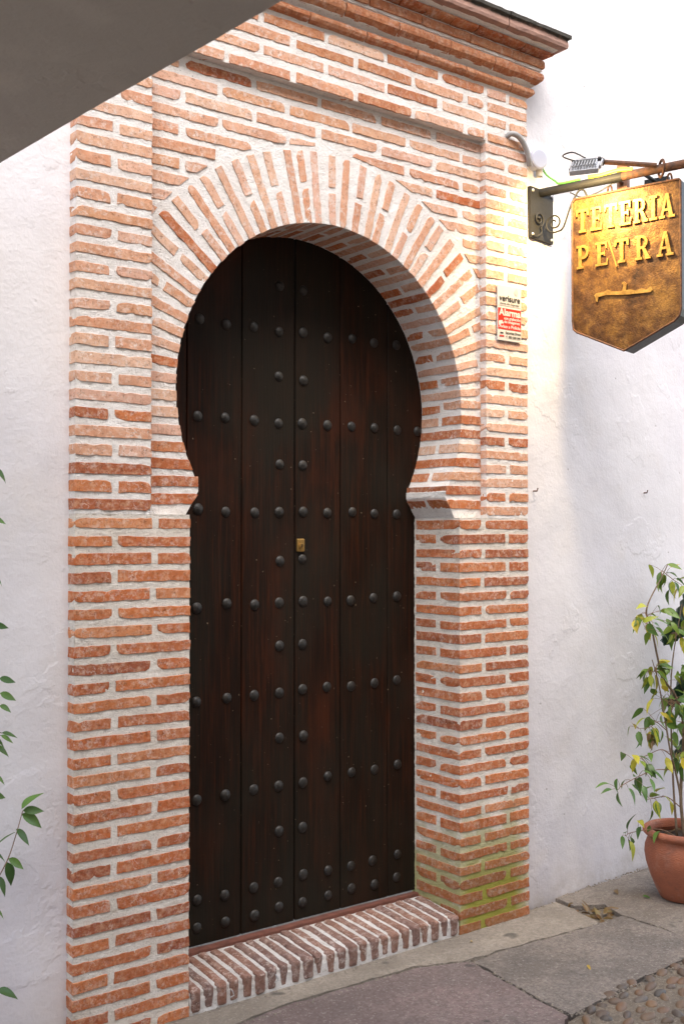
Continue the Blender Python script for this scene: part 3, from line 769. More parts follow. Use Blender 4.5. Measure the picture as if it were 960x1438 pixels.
# ------------------------------------------------------------------ door
ZB = .030
def stud_vf():
    prof_ = [(.0225, 0), (.0225, .003), (.021, .007), (.0165, .0115), (.0095, .0150), (.004, .0170), (.0008, .0176)]
    return lathe(prof_, 14)
sv = stud_vf(); stud_me = bpy.data.meshes.new('stud'); stud_me.from_pydata(sv[0], [], sv[1]); stud_me.materials.append(M['iron'])
stud_me.polygons.foreach_set('use_smooth', [True] * len(stud_me.polygons))
COLS = [2.036, 2.158, 2.288, 2.424, 2.547, 2.666, 2.797, 2.925, 3.050, 3.184, 3.300]
FULL = [2.495, 2.113, 1.736, 1.360, .985, .602, .206, .098]; PAIR = [2.68, 2.298, 1.932, 1.537, 1.177, .796, .414]
GR = [1.90, 2.110, 2.363, 2.626, 2.866, 3.130, 3.345]
for leaf_i, (g0, g1) in enumerate(((0, 3), (3, 6))):
    lf = thing('door_leaf', ('dark brown studded wooden door leaf without a lock', 'dark brown studded wooden door leaf with small brass lock')[leaf_i], 'door', ((GR[g0] + GR[g1]) / 2, DY + .03, ZB))
    mesh('backing_board', box(GR[g0] + .002, GR[g1] - .002, DY + .022, DY + .045, ZB, 2.96), 'dark', lf)
    for k in range(g0, g1):
        a, b_ = GR[k] + (.0035 if k == g0 else .0016), GR[k + 1] - (.0035 if k + 1 == g1 else .0016)
        nzv = 40
        V, F = [], []
        xs = [a, a + .003] + [a + (b_ - a) * q / 6 for q in range(1, 6)] + [b_ - .003, b_]
        dep = [.004, 0, 0, 0, 0, 0, 0, 0, .004]
        yb = DY + rng.uniform(-.001, .001)
        for j in range(nzv + 1):
            z = ZB + (2.95 - ZB) * j / nzv
            for q, x in enumerate(xs): V.append((x, yb + dep[q] + .0012 * nz((x * 6, k * 3.3, z), 2.0), z))
        n = len(xs)
        for j in range(nzv):
            for q in range(n - 1): F.append((j * n + q, j * n + q + 1, (j + 1) * n + q + 1, (j + 1) * n + q))
        base = len(V); V += [(a, DY + .021, ZB), (b_, DY + .021, ZB), (b_, DY + .021, 2.95), (a, DY + .021, 2.95)]
        F += [(base, base + 1, n - 1, 0)]
        F += [tuple([base, base + 3] + [j * n for j in range(nzv, -1, -1)]), tuple([base + 1] + [j * n + n - 1 for j in range(nzv + 1)] + [base + 2])]
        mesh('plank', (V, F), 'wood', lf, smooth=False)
    for ci, x in enumerate(COLS):
        if (ci <= 4) != (leaf_i == 0): continue
        zs = list(FULL) + (PAIR if ci in (4, 5) else [])
        for z in zs:
            if (x < 2.1 or x > 3.25) and z < 1.75: continue
            if z > 2.4 and (x < 2.1 or x > 3.25): continue
            st = bpy.data.objects.new('stud', stud_me)
            s_ = rng.uniform(.93, 1.05)
            put(st, lf, Matrix.Translation((x + rng.gauss(0, .003), DY + .0015, z + rng.gauss(0, .004))) @ Matrix.Rotation(PI / 2, 4, 'X') @ Matrix.Rotation(rng.uniform(0, 6), 4, 'Z') @ Matrix.Diagonal((s_, s_, rng.uniform(.66, .9), 1)))
    if leaf_i == 1:
        lk = mesh('lock', brick_vf(.040, .012, .056, r=.005, step=.02, rough=.15, chip=0), 'lock', lf, Matrix.Translation((2.651, DY - .004, 1.597)))
        mesh('lock_cylinder', lathe([(.0135, -.002), (.0135, .004), (.010, .005), (.0095, .003), (.006, .003), (.0055, .006), (.0005, .006)], 18), 'lock', lk, Matrix.Translation((2.651, DY - .010, 1.594)) @ Matrix.Rotation(PI / 2, 4, 'X'))
        mesh('keyhole', box(2.6495, 2.6525, DY - .0175, DY - .0155, 1.588, 1.600), 'dark', lk)

# ------------------------------------------------------------------ alarm plate on the pilaster
ax0, ax1, az0, az1 = 3.512, 3.664, 2.515, 2.765
ap = thing('alarm_sign', 'small white and red alarm notice screwed to the brick pilaster', 'sign', ((ax0 + ax1) / 2, -.008, az0))
mesh('plate', brick_vf(ax1 - ax0, .004, az1 - az0, r=.0015, step=.05, rough=.1, chip=0), 'plate_white', ap, Matrix.Translation(((ax0 + ax1) / 2, -.009, (az0 + az1) / 2)))
YP = -.0118
mesh('red_field', box(ax0 + .003, ax1 - .003, YP - .0004, YP + .002, az0 + .052, az1 - .103), 'plate_red', ap)
mesh('grey_line', box(ax0 + .004, ax1 - .004, YP - .0003, YP + .002, az1 - .0925, az1 - .0905), 'plate_grey', ap)
def text(body, size, x, z, mat, parent, wmax, y=YP - .0009, name='lettering', bold=.0):
    cu = bpy.data.curves.new('txt', 'FONT'); cu.body = body; cu.size = size; cu.extrude = .0003; cu.offset = bold
    ob = bpy.data.objects.new('txt', cu); COL.objects.link(ob)
    dg = bpy.context.evaluated_depsgraph_get(); me = bpy.data.meshes.new_from_object(ob.evaluated_get(dg))
    COL.objects.unlink(ob); bpy.data.objects.remove(ob); bpy.data.curves.remove(cu)
    xs = [v.co.x for v in me.vertices]; sx = wmax / (max(xs) - min(xs)); x0 = min(xs)
    for v in me.vertices: v.co = ((v.co.x - x0) * sx, v.co.z * -1, v.co.y)
    me.materials.clear(); me.materials.append(M[mat]); me.name = name
    o = bpy.data.objects.new(name, me); put(o, parent, Matrix.Translation((x, y, z))); return o
text('verisure', .040, ax0 + .010, az1 - .070, 'plate_black', ap, .132, bold=.0006)
text('Alarma Alta Seguridad', .014, ax0 + .014, az1 - .086, 'plate_black', ap, .122)
text('Alarma', .044, ax0 + .007, az1 - .136, 'plate_white', ap, .138, bold=.0013)
text('con grabación', .019, ax0 + .040, az1 - .154, 'plate_white', ap, .104, bold=.0003)
text('de imágenes', .019, ax0 + .040, az1 - .170, 'plate_white', ap, .100, bold=.0003)
text('Aviso a Policía', .021, ax0 + .008, az1 - .192, 'plate_white', ap, .136, bold=.0004)
text('Securitas Direct', .016, ax0 + .050, az0 + .033, 'plate_black', ap, .097, bold=.0002)
text('T. 902 200 300', .015, ax0 + .052, az0 + .014, 'plate_black', ap, .092, bold=.0002)
mesh('camera_symbol', prism([(.006, .088), (.030, .092), (.030, .084), (.036, .084), (.036, .076), (.022, .076), (.010, .066), (.006, .070)], lambda u, v, t_: (ax0 + u, t_, az0 + v), YP - .0013, YP), 'plate_white', ap)
mesh('emblem', join(*[box(ax0 + .016 + i * .007, ax0 + .021 + i * .007, YP - .0008, YP, az0 + .031, az0 + .038) for i in range(3)]), 'plate_black', ap)
mesh('emblem', box(ax0 + .011, ax0 + .040, YP - .0008, YP, az0 + .018, az0 + .024), 'plate_red', ap)
mesh('emblem', prism([(.118 + .016 * math.cos(a) * .7, .226 + .016 * math.sin(a)) for a in [q * PI / 8 for q in range(-3, 11)]], lambda u, v, t_: (ax0 + u, t_, az0 + v), YP - .0007, YP), 'plate_grey', ap)

# ------------------------------------------------------------------ hanging sign, bracket, floodlights
ROOT = Vector((3.861, .066, 3.258)); AD = Vector((.277, -.961, 0)).normalized(); AN = Vector((AD.y, -AD.x, 0)); UP = Vector((0, 0, 1))
# AN points from the sign face towards the portal side
if AN.x > 0: AN = -AN
def S(s, n, z): return tuple(ROOT + AD * s + AN * n + UP * z)
br = thing('sign_bracket', 'black iron wall bracket with scrolls and rusty tube arm', 'bracket', tuple(ROOT - UP * .23))
def WP(u, z, d=0): return tuple(W0 + WD * u + WN * d + UP * z)
pu0, pu1, pz0, pz1 = .099, .277, 3.030, 3.275
mesh('back_plate', join(prism([(pu0, pz0 + .005), (pu1, pz0), (pu1, pz1), (pu0, pz1)], lambda u, v, t_: WP(u, v, t_), -.012, .016)), 'black_iron', br)
for u, z in ((pu0 + .018, pz1 - .018), (pu1 - .014, pz1 - .018), (pu0 + .015, pz0 + .02), (pu1 - .016, pz0 + .016)):
    mesh('bolt', lathe([(.008, 0), (.0075, .004), (.004, .007), (.0004, .0075)], 10), 'alu', br, Matrix.Translation(WP(u, z, .016)) @ Matrix.Rotation(PI / 2, 4, 'X'))
mesh('arm', tube([S(-.02, 0, 0), S(.42, 0, 0)], .0205, 18), 'black_iron', br)
mesh('arm', tube([S(.4201, 0, 0), S(.6, 0, 0), S(1.15, 0, 0)], .0195, 18), 'rust', br)
def spiral(cu, cz, r0, turns, sgn, start, plane):
    pts = []
    for k in range(40):
        t_ = k / 39; a = start + sgn * turns * 2 * PI * t_; r = r0 * (1 - .82 * t_)
        pts.append(plane(cu + r * math.cos(a), cz + r * math.sin(a)))
    return pts
mesh('scroll', tube(spiral(pu0 + .055, pz0 + .095, .036, 1.6, 1, -1.2, lambda u, z: WP(u, z, .025)), .0045, 8), 'black_iron', br)
mesh('scroll', tube(smooth_path([WP(pu0 + .068, pz0 + .060, .025), WP(pu0 + .072, pz0 + .035, .025), WP(pu0 + .04, pz0 + .012, .025), WP(pu0 + .01, pz0 + .01, .025)], 6), .0045, 8), 'black_iron', br)
mesh('scroll', tube(spiral(.085, -.155, .046, 1.7, -1, -1.4, lambda s, z: S(s, .004, z)), .0045, 8), 'black_iron', br)
mesh('scroll', tube(smooth_path([S(.092, .004, -.200), S(.13, .004, -.185), S(.165, .004, -.10), S(.195, .004, -.045), S(.215, .004, -.024), S(.235, .004, -.03), S(.25, .004, -.058)], 8), .0045, 8), 'black_iron', br)
mesh('ring', tube([S(.60 + .026 * math.cos(a), .036 * math.cos(a), .036 * math.sin(a)) for a in [k * PI / 12 for k in range(25)]], .006, 8, False), 'rust', br)

sgn = thing('hanging_sign', 'shield shaped hammered brass box sign with raised lettering hanging from an iron arm', 'sign', S(.43, -.05, -.79))
s0, s1, zt, zs, zp, TH = .176, .686, -.062, -.660, -.790, .105
outl = [(s0 + .012, zt), (s1 - .006, zt), (s1, zt - .008), (s1, zs + .03), (s1 - .008, zs), (s1 - .03, zs - .022), (.425, zp), (s0 + .02, zs - .022), (s0 + .005, zs - .008), (s0, zs + .03), (s0, zt - .014)]
mesh('box', prism(outl, lambda u, v, t_: S(u, t_, v), -TH, -.003), 'sign_box', sgn)
# hammered face: fine grid clipped to the outline
inn = [(a + (.43 - a) * .016, b_ + (-.36 - b_) * .016) for a, b_ in outl]
bm = bmesh.new(); fv = [bm.verts.new((u, 0, v)) for u, v in inn]; bm.faces.new(fv)
for ax_, n_, lo_, hi_ in ((0, 46, s0, s1), (2, 64, zp, zt)):
    for k in range(1, n_):
        co = [0, 0, 0]; co[ax_] = lo_ + (hi_ - lo_) * k / n_; no = [0, 0, 0]; no[ax_] = 1
        bmesh.ops.bisect_plane(bm, geom=bm.verts[:] + bm.edges[:] + bm.faces[:], plane_co=co, plane_no=no)
for v in bm.verts:
    u, z = v.co.x, v.co.z
    hgt = .004 * nz((u, 0, z), 7) + .0020 * nz((u, 0, z), 28, 2)
    if z < -.40: hgt -= .0022 * math.exp(-((u - .440) / .010) ** 2)                     # bent seam
    e = min(u - s0, s1 - u, zt - z); hgt *= min(1, max(0, e / .03)); v.co = S(u, .001 + hgt, z)
bmesh.ops.recalc_face_normals(bm, faces=bm.faces)
bmesh_obj('face_plate', bm, 'brass', sgn, smooth=True)
rim = [S(u, .004, v) for u, v in outl]; mesh('rim', tube(rim + [rim[0]], .005, 8, False), 'rust', sgn)
# slab-serif letters, unit height 1
def rect(x0, x1, y0, y1): return [(x0, y0), (x1, y0), (x1, y1), (x0, y1)]
def bowl(x0, yc, ro, ri, sx=1.0, n=8):
    out = []
    for k in range(n):
        a0, a1 = -PI / 2 + PI * k / n, -PI / 2 + PI * (k + 1) / n
        out.append([(x0 + ro * sx * math.cos(a0), yc + ro * math.sin(a0)), (x0 + ro * sx * math.cos(a1), yc + ro * math.sin(a1)),
                    (x0 + ri * sx * math.cos(a1) * .8, yc + ri * math.sin(a1)), (x0 + ri * sx * math.cos(a0) * .8, yc + ri * math.sin(a0))])
    return out
LET = {
 'T': (.70, [rect(.26, .44, .10, .90), rect(.16, .54, 0, .101), rect(0, .70, .88, 1.0), [(0, .70), (.07, .70), (.12, .881), (0, .881)], [(.63, .70), (.70, .70), (.70, .881), (.58, .881)]]),
 'E': (.66, [rect(.10, .28, .10, .90), rect(0, .62, 0, .101), rect(0, .60, .899, 1.0), rect(.279, .46, .46, .56), [(.56, .1), (.62, .1), (.66, .28), (.60, .28)], [(.54, .72), (.60, .72), (.60, .90), (.50, .90)], rect(.44, .50, .40, .62)]),
 'R': (.74, [rect(.09, .26, .10, .90), rect(0, .35, 0, .101), rect(0, .30, .899, 1.0), rect(.259, .36, .90, 1.0), rect(.259, .38, .44, .54)] + bowl(.34, .72, .28, .17) + [[(.34, .46), (.50, .46), (.70, .10), (.50, .10)], rect(.50, .76, 0, .101)]),
 'I': (.40, [rect(.11, .29, .10, .90), rect(0, .40, 0, .101), rect(0, .40, .899, 1.0)]),
 'A': (.80, [[(.08, .10), (.20, .10), (.44, 1.0), (.34, 1.0)], [(.50, .10), (.70, .10), (.48, 1.0), (.34, 1.0)], rect(.20, .56, .28, .38), rect(0, .30, 0, .101), rect(.44, .80, 0, .101)]),
 'P': (.66, [rect(.09, .26, .10, .90), rect(0, .36, 0, .101), rect(0, .34, .899, 1.0), rect(.259, .38, .40, .50)] + bowl(.34, .70, .30, .19)),
}
def word(txt, sa, sb_, zb_, h_, sp):
    adv = sum(LET[c_][0] for c_ in txt) + sp * (len(txt) - 1); k = (sb_ - sa) / adv; x = sa
    for c_ in txt:
        wdt, polys = LET[c_]; vfs = []
        for q, pg in enumerate(polys):
            pg2 = [(x + u * k, zb_ + v * h_) for u, v in pg]
            vfs.append(prism(pg2, lambda u, v, t_: S(u, t_, v), -.001, .0105 + .0002 * (q % 4)))
        o = mesh('letter', join(*vfs), 'brass_letter', sgn); x += (wdt + sp) * k
word('TETERIA', .198, .662, -.225, .108, .10)
word('PETRA', .200, .655, -.392, .108, .32)
orn = [(.285, -.545), (.295, -.535), (.33, -.528), (.35, -.515), (.37, -.522), (.41, -.520), (.420, -.515), (.424, -.490), (.416, -.482), (.428, -.474), (.440, -.484), (.436, -.512), (.46, -.508), (.48, -.512), (.51, -.500), (.53, -.506), (.552, -.488), (.56, -.505), (.55, -.515), (.44, -.533), (.34, -.541), (.305, -.552), (.300, -.575), (.292, -.573), (.290, -.556)]
orn = [(u, v - (u - .30) * .19 + .020) for u, v in orn]
mesh('ornament', prism(orn, lambda u, v, t_: S(u, t_, v), -.001, .008), 'brass_letter', sgn)
mesh('bent_strip', prism([(.352, -.285), (.360, -.283), (.396, -.405), (.391, -.408)], lambda u, v, t_: S(u, t_, v), -.001, .009), 'brass_letter', sgn)
for s_ in (.34, .62):
    mesh('hook', tube([S(s_ + .010 * math.cos(a), -.045, -.040 + .026 * math.sin(a)) for a in [k * PI / 8 for k in range(17)]], .0045, 6, False), 'rust', sgn)

# floodlight on its stalk, aimed at the sign face
FC = Vector(S(.345, .235, -.010))
fl = thing('floodlight', 'small silver finned floodlight aimed at the brass sign', 'lamp', tuple(FC))
aim = (-AN * .50 + Vector((0, .16, 0)) - UP * .80).normalized()
fx = aim.cross(UP).normalized(); fy = fx.cross(aim).normalized()
FM = Matrix(((fx.x, fy.x, -aim.x, FC.x), (fx.y, fy.y, -aim.y, FC.y), (fx.z, fy.z, -aim.z, FC.z), (0, 0, 0, 1)))   # local -Z looks at the sign
mesh('housing', xf(join(box(-.062, .062, -.05, .05, -.012, .008)), FM), 'alu', fl)
for k in range(9):
    mesh('fin', xf(box(-.052 + k * .0125, -.048 + k * .0125, -.036, .030, .0085, .026), FM), 'alu', fl)
mesh('driver_cover', xf(box(-.045, .045, .031, .049, .0085, .030), FM), 'alu', fl)
mesh('glass', xf(box(-.050, .050, -.040, .040, -.0145, -.0125), FM), 'glow', fl)
for s_ in (-1, 1):
    mesh('yoke', xf(box(s_ * .0665 - .003, s_ * .0665 + .003, -.008, .085, -.008, .008), FM), 'alu', fl)
mesh('yoke', xf(box(-.0695, .0695, .0855, .0915, -.010, .010), FM), 'black_iron', fl)
st0 = FM @ Vector((0, .098, 0)); st1 = Vector(S(.585, .018, .012))
mesh('stalk', tube([st0 + (st0 - st1).normalized() * .03, st0, st0.lerp(st1, .5), st1], .011, 10), 'rust', fl)
mesh('cable_gland', join(tube([st0.lerp(st1, .10), st0.lerp(st1, .24)], .017, 8), tube([st0.lerp(st1, .14), st0.lerp(st1, .19)], .023, 6)), 'black_iron', fl)
mesh('cable', tube(smooth_path([FM @ Vector((.0, .045, .030)), FM @ Vector((-.06, .085, .05)), FM @ Vector((-.11, .115, .03)), FM @ Vector((-.06, .125, .0)), FM @ Vector((.0, .112, .0))], 8), .0035, 6), 'cable_black', fl)
ld = bpy.data.lights.new('floodlight_beam', 'AREA'); ld.shape = 'RECTANGLE'; ld.size = .10; ld.size_y = .08; ld.energy = 2.6; ld.color = (1, .72, .34); ld.spread = R(170)
lo = bpy.data.objects.new('floodlight_beam', ld); COL.objects.link(lo); lo.parent = fl; lo.matrix_parent_inverse = W[fl].inverted()
lo.matrix_basis = FM @ Matrix.Translation((0, 0, -.019))
# second lamp housing and box behind the arm, for the other face of the sign
f2 = thing('control_gear_box', 'brown metal box fixed behind the sign arm', 'box', S(.40, -.10, -.03))
mesh('box', prism([(.355, -.085), (.405, -.085), (.405, .085), (.355, .085)], lambda u, v, t_: S(u, t_, v), -.12, -.09), 'brown_box', f2)
mesh('clamp', tube([S(.38, -.09, 0), S(.38, -.018, 0)], .008, 8), 'rust', f2)
f3 = thing('floodlight', 'dark floodlight behind the brass sign, lighting its hidden face', 'lamp', S(.50, -.19, -.03))
mesh('housing', prism([(.455, -.06), (.565, -.06), (.565, .02), (.455, .02)], lambda u, v, t_: S(u, t_, v), -.20, -.17), 'black_iron', f3)
mesh('stalk', tube([S(.51, -.17, .0), S(.51, -.018, .0)], .009, 8), 'black_iron', f3)
# cables
o = mesh('cable', tube(smooth_path([S(.26, .012, .026), S(.32, .010, .024), S(.40, .008, .030), S(.47, .006, .022)], 8), .009, 8), 'cable_yellow'); tag(o, 'yellow cable taped along the top of the sign arm', 'cable')
o = mesh('cable', tube(smooth_path([WP(.165, 3.375, .03), WP(.18, 3.335, .05), WP(.19, 3.30, .09), S(.12, .015, .022), S(.22, .010, .024)], 8), .0055, 8), 'cable_green'); tag(o, 'green cable running from the junction box to the sign arm', 'cable')
o = mesh('cable', tube(smooth_path([S(.16, -.01, -.022), S(.22, -.012, -.055), S(.30, -.012, -.045), S(.36, -.01, -.022), S(.40, -.01, -.018)], 8), .003, 6), 'cable_black'); tag(o, 'thin dark cable sagging under the sign arm', 'cable')
# junction box and conduit
jb = thing('junction_box', 'round white junction box with cover on the wall beside the cornice', 'junction box', WP(.14, 3.40, .0))
jb['label'] = 'round white junction box above the sign bracket'
JM = Matrix.Translation(WP(.138, 3.400, .0)) @ Matrix.Rotation(A6, 4, 'Z') @ Matrix.Rotation(R(-14), 4, 'Z') @ Matrix.Rotation(PI / 2, 4, 'X')
mesh('cover', lathe([(.0005, .054), (.040, .054), (.047, .051), (.048, .046), (.047, .036), (.044, .034), (.044, 0)], 32), 'white_plastic', jb, JM, smooth=False)
mesh('outlet', lathe([(.015, 0), (.017, .03), (.012, .05)], 14), 'grey_plastic', jb, Matrix.Translation(WP(.150, 3.325, .03)))
cd = mesh('conduit', tube(smooth_path([(3.585, .004, 3.452), (3.600, -.020, 3.462), (3.640, -.026, 3.452), (3.685, -.022, 3.415), (3.712, -.016, 3.370), (3.727, -.004, 3.345)], 8), .0125, 12), 'grey_plastic', smooth=True)
tag(cd, 'bent grey conduit coming out of the brick pilaster', 'conduit')

# ------------------------------------------------------------------ plants
def leaf_vf(L, wd, bend, fold):
    V, F = [], []; n = 7
    for i in range(n + 1):
        t_ = i / n; hw = wd * (math.sin(PI * min(1, t_ * 1.02) ** .8) ** .9) * (1 - .25 * t_) if 0 < t_ < 1 else 0
        if t_ > .82: hw = wd * .34 * (1 - t_) / .18
        x = L * t_; z = -bend * t_ * t_ * L
        V += [(x, -hw, z + fold * hw), (x, 0, z), (x, hw, z + fold * hw)]
    for i in range(n):
        a = i * 3; F += [(a, a + 1, a + 4, a + 3), (a + 1, a + 2, a + 5, a + 4)]
    return V, F
LM = {}
for mat in ('leaf', 'leaf_green', 'leaf_dry', 'leaf_yellow'):
    LM[mat] = []
    for q in range(5):
        v = leaf_vf(1, rng.uniform(.19, .25), rng.uniform(.05, .5), rng.uniform(.15, .5))
        me = bpy.data.meshes.new('leaf'); me.from_pydata(v[0], [], v[1]); me.materials.append(M[mat]); me.polygons.foreach_set('use_smooth', [True] * len(me.polygons)); LM[mat].append(me)
def leaf(parent, p, d, L, mat, roll=0, name='leaf', top=False):
    d = Vector(d).normalized(); q = d.to_track_quat('X', 'Z').to_matrix().to_4x4()
    o = bpy.data.objects.new(name, rng.choice(LM[mat]))
    put(o, parent, Matrix.Translation(p) @ q @ Matrix.Rotation(roll, 4, 'X') @ Matrix.Diagonal((L, L, L, 1))); return o
def twig(parent, pts, r0, r1, mat='twig', name='twig'):
    P = smooth_path(pts, 6); n = len(P)
    return mesh(name, tube(P, [r0 + (r1 - r0) * i / (n - 1) for i in range(n)], 6), mat, parent, smooth=True)
PC = Vector((4.482, -.285, G))
pot = thing('flower_pot', 'round bulging terracotta pot holding a weeping fig', 'pot', tuple(PC))
PS = .98
pp = [(.0005, .002), (.105, .002), (.118, .006), (.140, .050), (.165, .110), (.184, .170), (.191, .215), (.188, .250), (.178, .278), (.170, .290), (.172, .298), (.190, .306), (.199, .316), (.199, .328), (.190, .336), (.172, .338), (.166, .330), (.164, .300)]
pp = [(a * PS, b_ * PS) for a, b_ in pp]
mesh('body', lathe(pp, 64), 'terracotta', pot, Matrix.Translation(PC), smooth=True)
mesh('soil', lathe([(.0005, .274), (.06, .279), (.12, .272), (.162, .276)], 30), 'soil', pot, Matrix.Translation(PC), smooth=True)
for k in range(3):
    mesh('groove_band', lathe([(.1775 - .0016 * k * k, .188 + k * .012), (.1815 - .0016 * k * k, .191 + k * .012), (.1775 - .0016 * k * k, .194 + k * .012)], 64), 'terracotta', pot, Matrix.Translation(PC), smooth=True)
fig = thing('weeping_fig', 'straggly weeping fig with green and yellow leaves in the bulging terracotta pot', 'plant', (PC.x, PC.y, G + .29))
def P3(x, z, y=-.24): return (x, y, z)
mains = [
    [(4.50, -.27, .19), P3(4.515, .38), P3(4.540, .70), P3(4.48, .86), P3(4.376, .97), P3(4.300, 1.19), P3(4.262, 1.294), P3(4.38, 1.442), P3(4.425, 1.50)],
    [(4.46, -.30, .19), P3(4.45, .42, -.28), P3(4.38, .62, -.28), P3(4.36, .80, -.26), P3(4.33, .95, -.25), P3(4.30, 1.05, -.24)],
    [(4.50, -.31, .19), P3(4.555, .55, -.33), P3(4.57, .90, -.32), P3(4.53, 1.12, -.30), P3(4.50, 1.20, -.28)],
    [(4.47, -.25, .19), P3(4.48, .50, -.22), P3(4.50, .95, -.20), P3(4.56, 1.30, -.22)],
    [(4.52, -.28, .19), P3(4.60, .60, -.25), P3(4.64, 1.0, -.28), P3(4.62, 1.35, -.3)]]
allp = []
for i, mp in enumerate(mains):
    twig(fig, mp, .009 if i in (0, 2) else .0065, .0022, 'stem', 'stem'); allp += smooth_path(mp, 8)
clusters = [((4.40, 1.43), .06, 11, 0), ((4.217, 1.24), .085, 15, 0), ((4.513, 1.153), .07, 14, 0), ((4.305, .99), .055, 14, 0), ((4.416, .82), .10, 20, 0),
            ((4.282, .73), .06, 13, 0), ((4.241, .60), .07, 9, 0), ((4.06, .50), .055, 9, 1), ((4.30, .39), .045, 7, 0), ((4.165, .25), .05, 7, 1), ((4.518, .56), .08, 15, 0), ((4.60, .95), .10, 16, 0), ((4.62, 1.30), .08, 10, 0), ((4.56, .72), .08, 9, 0)]
for (cx, cz), sp, n, green in clusters:
    c0 = Vector((cx + .025, -.22 + rng.uniform(-.05, .05), cz))
    nb_ = min((p for p in allp if p.z < cz + .06), key=lambda p: (p - c0).length + .35 * abs(p.z - (cz - .08)))
    mid = (nb_ + c0) / 2 + Vector((0, rng.uniform(-.03, .03), .03))
    end = c0 + (c0 - nb_).normalized() * sp * .9 + Vector((0, 0, -.02))
    tw = [nb_, mid, c0, end]; twig(fig, tw, .0028, .0012)
    tp = smooth_path(tw[1:], 8)
    for k in range(int(n * 1.5)):
        p = rng.choice(tp) + Vector((rng.gauss(0, .45), rng.gauss(0, .5), rng.gauss(0, .45))) * sp
        q_ = min(tp, key=lambda q: (q - p).length)
        d = (p - q_).normalized() * .7 + Vector((rng.gauss(0, .35), rng.gauss(-.25, .35), rng.uniform(-1.1, .05)))
        pet = [q_, q_.lerp(p, .5) + Vector((0, 0, .004)), p]
        if (p - q_).length > .02: twig(fig, pet, .0011, .0008)
        leaf(fig, p, d, rng.uniform(.055, .090), 'leaf_green' if green and rng.random() < .8 else 'leaf', rng.gauss(0, .6))
for k in range(9):
    leaf(fig, (4.285 + rng.gauss(0, .02), -.25, .70 + rng.gauss(0, .02)), (rng.gauss(0, .4), rng.gauss(0, .4), -1), .04, 'leaf_dry', rng.gauss(0, 1))
leaf(fig, (4.345, -.43, .21), (-.1, -.2, -1), .06, 'leaf', .2)
for k in range(7):
    a = rng.uniform(0, 6.28); r = rng.uniform(.03, .14)
    o = leaf(None, (PC.x + r * math.cos(a), PC.y + r * math.sin(a), G + .290 + rng.uniform(0, .006)), (rng.gauss(0, 1), rng.gauss(0, 1), .12), .06, 'leaf_dry', rng.gauss(0, .3), 'fallen_leaf')
    tag(o, 'dry brown leaf lying on the soil in the terracotta pot', 'leaf', 'dry leaves on the pot soil')
# broad leaved plant behind the pot
bp = thing('broad_leaf_plant', 'dark green broad ribbed leaves standing behind the fig', 'plant', (5.02, -.05, G))
def broad(base, tip, wd, seed):
    base, tip = Vector(base), Vector(tip); ax_ = tip - base; L = ax_.length; ax_.normalize()
    side = ax_.cross(Vector((.5, -.85, .1))).normalized(); nn = side.cross(ax_).normalized()
    V, F = [], []; n = 44; mcols = 6
    for i in range(n + 1):
        t_ = i / n; hw = wd * math.sin(PI * (.04 + .94 * t_)) ** .55
        for j in range(-mcols, mcols + 1):
            s_ = j / mcols; rib = .006 * math.cos(i * PI / 2) * (abs(s_) > .05)
            p = base + ax_ * (L * t_ + .06 * abs(s_) * wd) + side * hw * s_ + nn * (.22 * hw * s_ * s_ + rib + .10 * L * math.sin(PI * t_) + .008 * nz((t_ * 4, s_ * 3, seed), 1))
            V.append(tuple(p))
    w_ = 2 * mcols + 1
    for i in range(n):
        for j in range(w_ - 1): a = i * w_ + j; F.append((a, a + 1, a + w_ + 1, a + w_))
    lf = mesh('leaf', (V, F), 'leaf_dark', bp, smooth=True)
    mid = [tuple(base + ax_ * L * k / 10 + nn * (.10 * L * math.sin(PI * k / 10) - .004)) for k in range(11)]
    mesh('midrib', tube(mid, [.007 - .0005 * k for k in range(11)], 6), 'leaf_dark', lf, smooth=True)
broad((4.95, .02, 1.46), (4.65, -.03, 1.10), .13, 1)
broad((4.96, .0, 1.18), (4.66, -.05, .78), .13, 2)
broad((4.98, -.02, .96), (4.69, -.07, .52), .12, 3)
broad((5.04, -.04, 1.30), (5.30, -.10, 1.05), .12, 4)
for a, b_ in (((5.02, -.05, G), (4.95, .02, 1.46)), ((5.03, -.06, G), (4.96, .0, 1.18)), ((5.04, -.07, G), (4.98, -.02, .96)), ((5.05, -.05, G), (5.04, -.04, 1.30))):
    twig(bp, [a, ((a[0] + b_[0]) / 2 + .02, (a[1] + b_[1]) / 2, (a[2] + b_[2]) / 2), b_], .013, .008, 'stem', 'stem')

# second fig, its leaves reaching in beside the other wall
P2 = Vector((.86, -.27, G))
pot2 = thing('flower_pot', 'terracotta pot of the second fig under the passage', 'pot', tuple(P2))
mesh('body', lathe(pp, 40), 'terracotta', pot2, Matrix.Translation(P2), smooth=True)
mesh('soil', lathe([(.0005, .274), (.06, .279), (.12, .272), (.155, .276)], 24), 'soil', pot2, Matrix.Translation(P2), smooth=True)
fg2 = thing('weeping_fig', 'green weeping fig whose leaf tips hang before the white wall beside the portal', 'plant', (P2.x, P2.y, G + .29))
m2 = [[(.86, -.27, .19), (.92, -.2, .7), (1.0, -.15, 1.2), (1.06, -.1, 1.7), (1.10, -.08, 1.95)], [(.88, -.27, .19), (1.02, -.16, .45), (1.14, -.10, .62), (1.22, -.06, .66)]]
ap2 = []
for mp in m2: twig(fg2, mp, .009, .003, 'stem', 'stem'); ap2 += smooth_path(mp, 8)
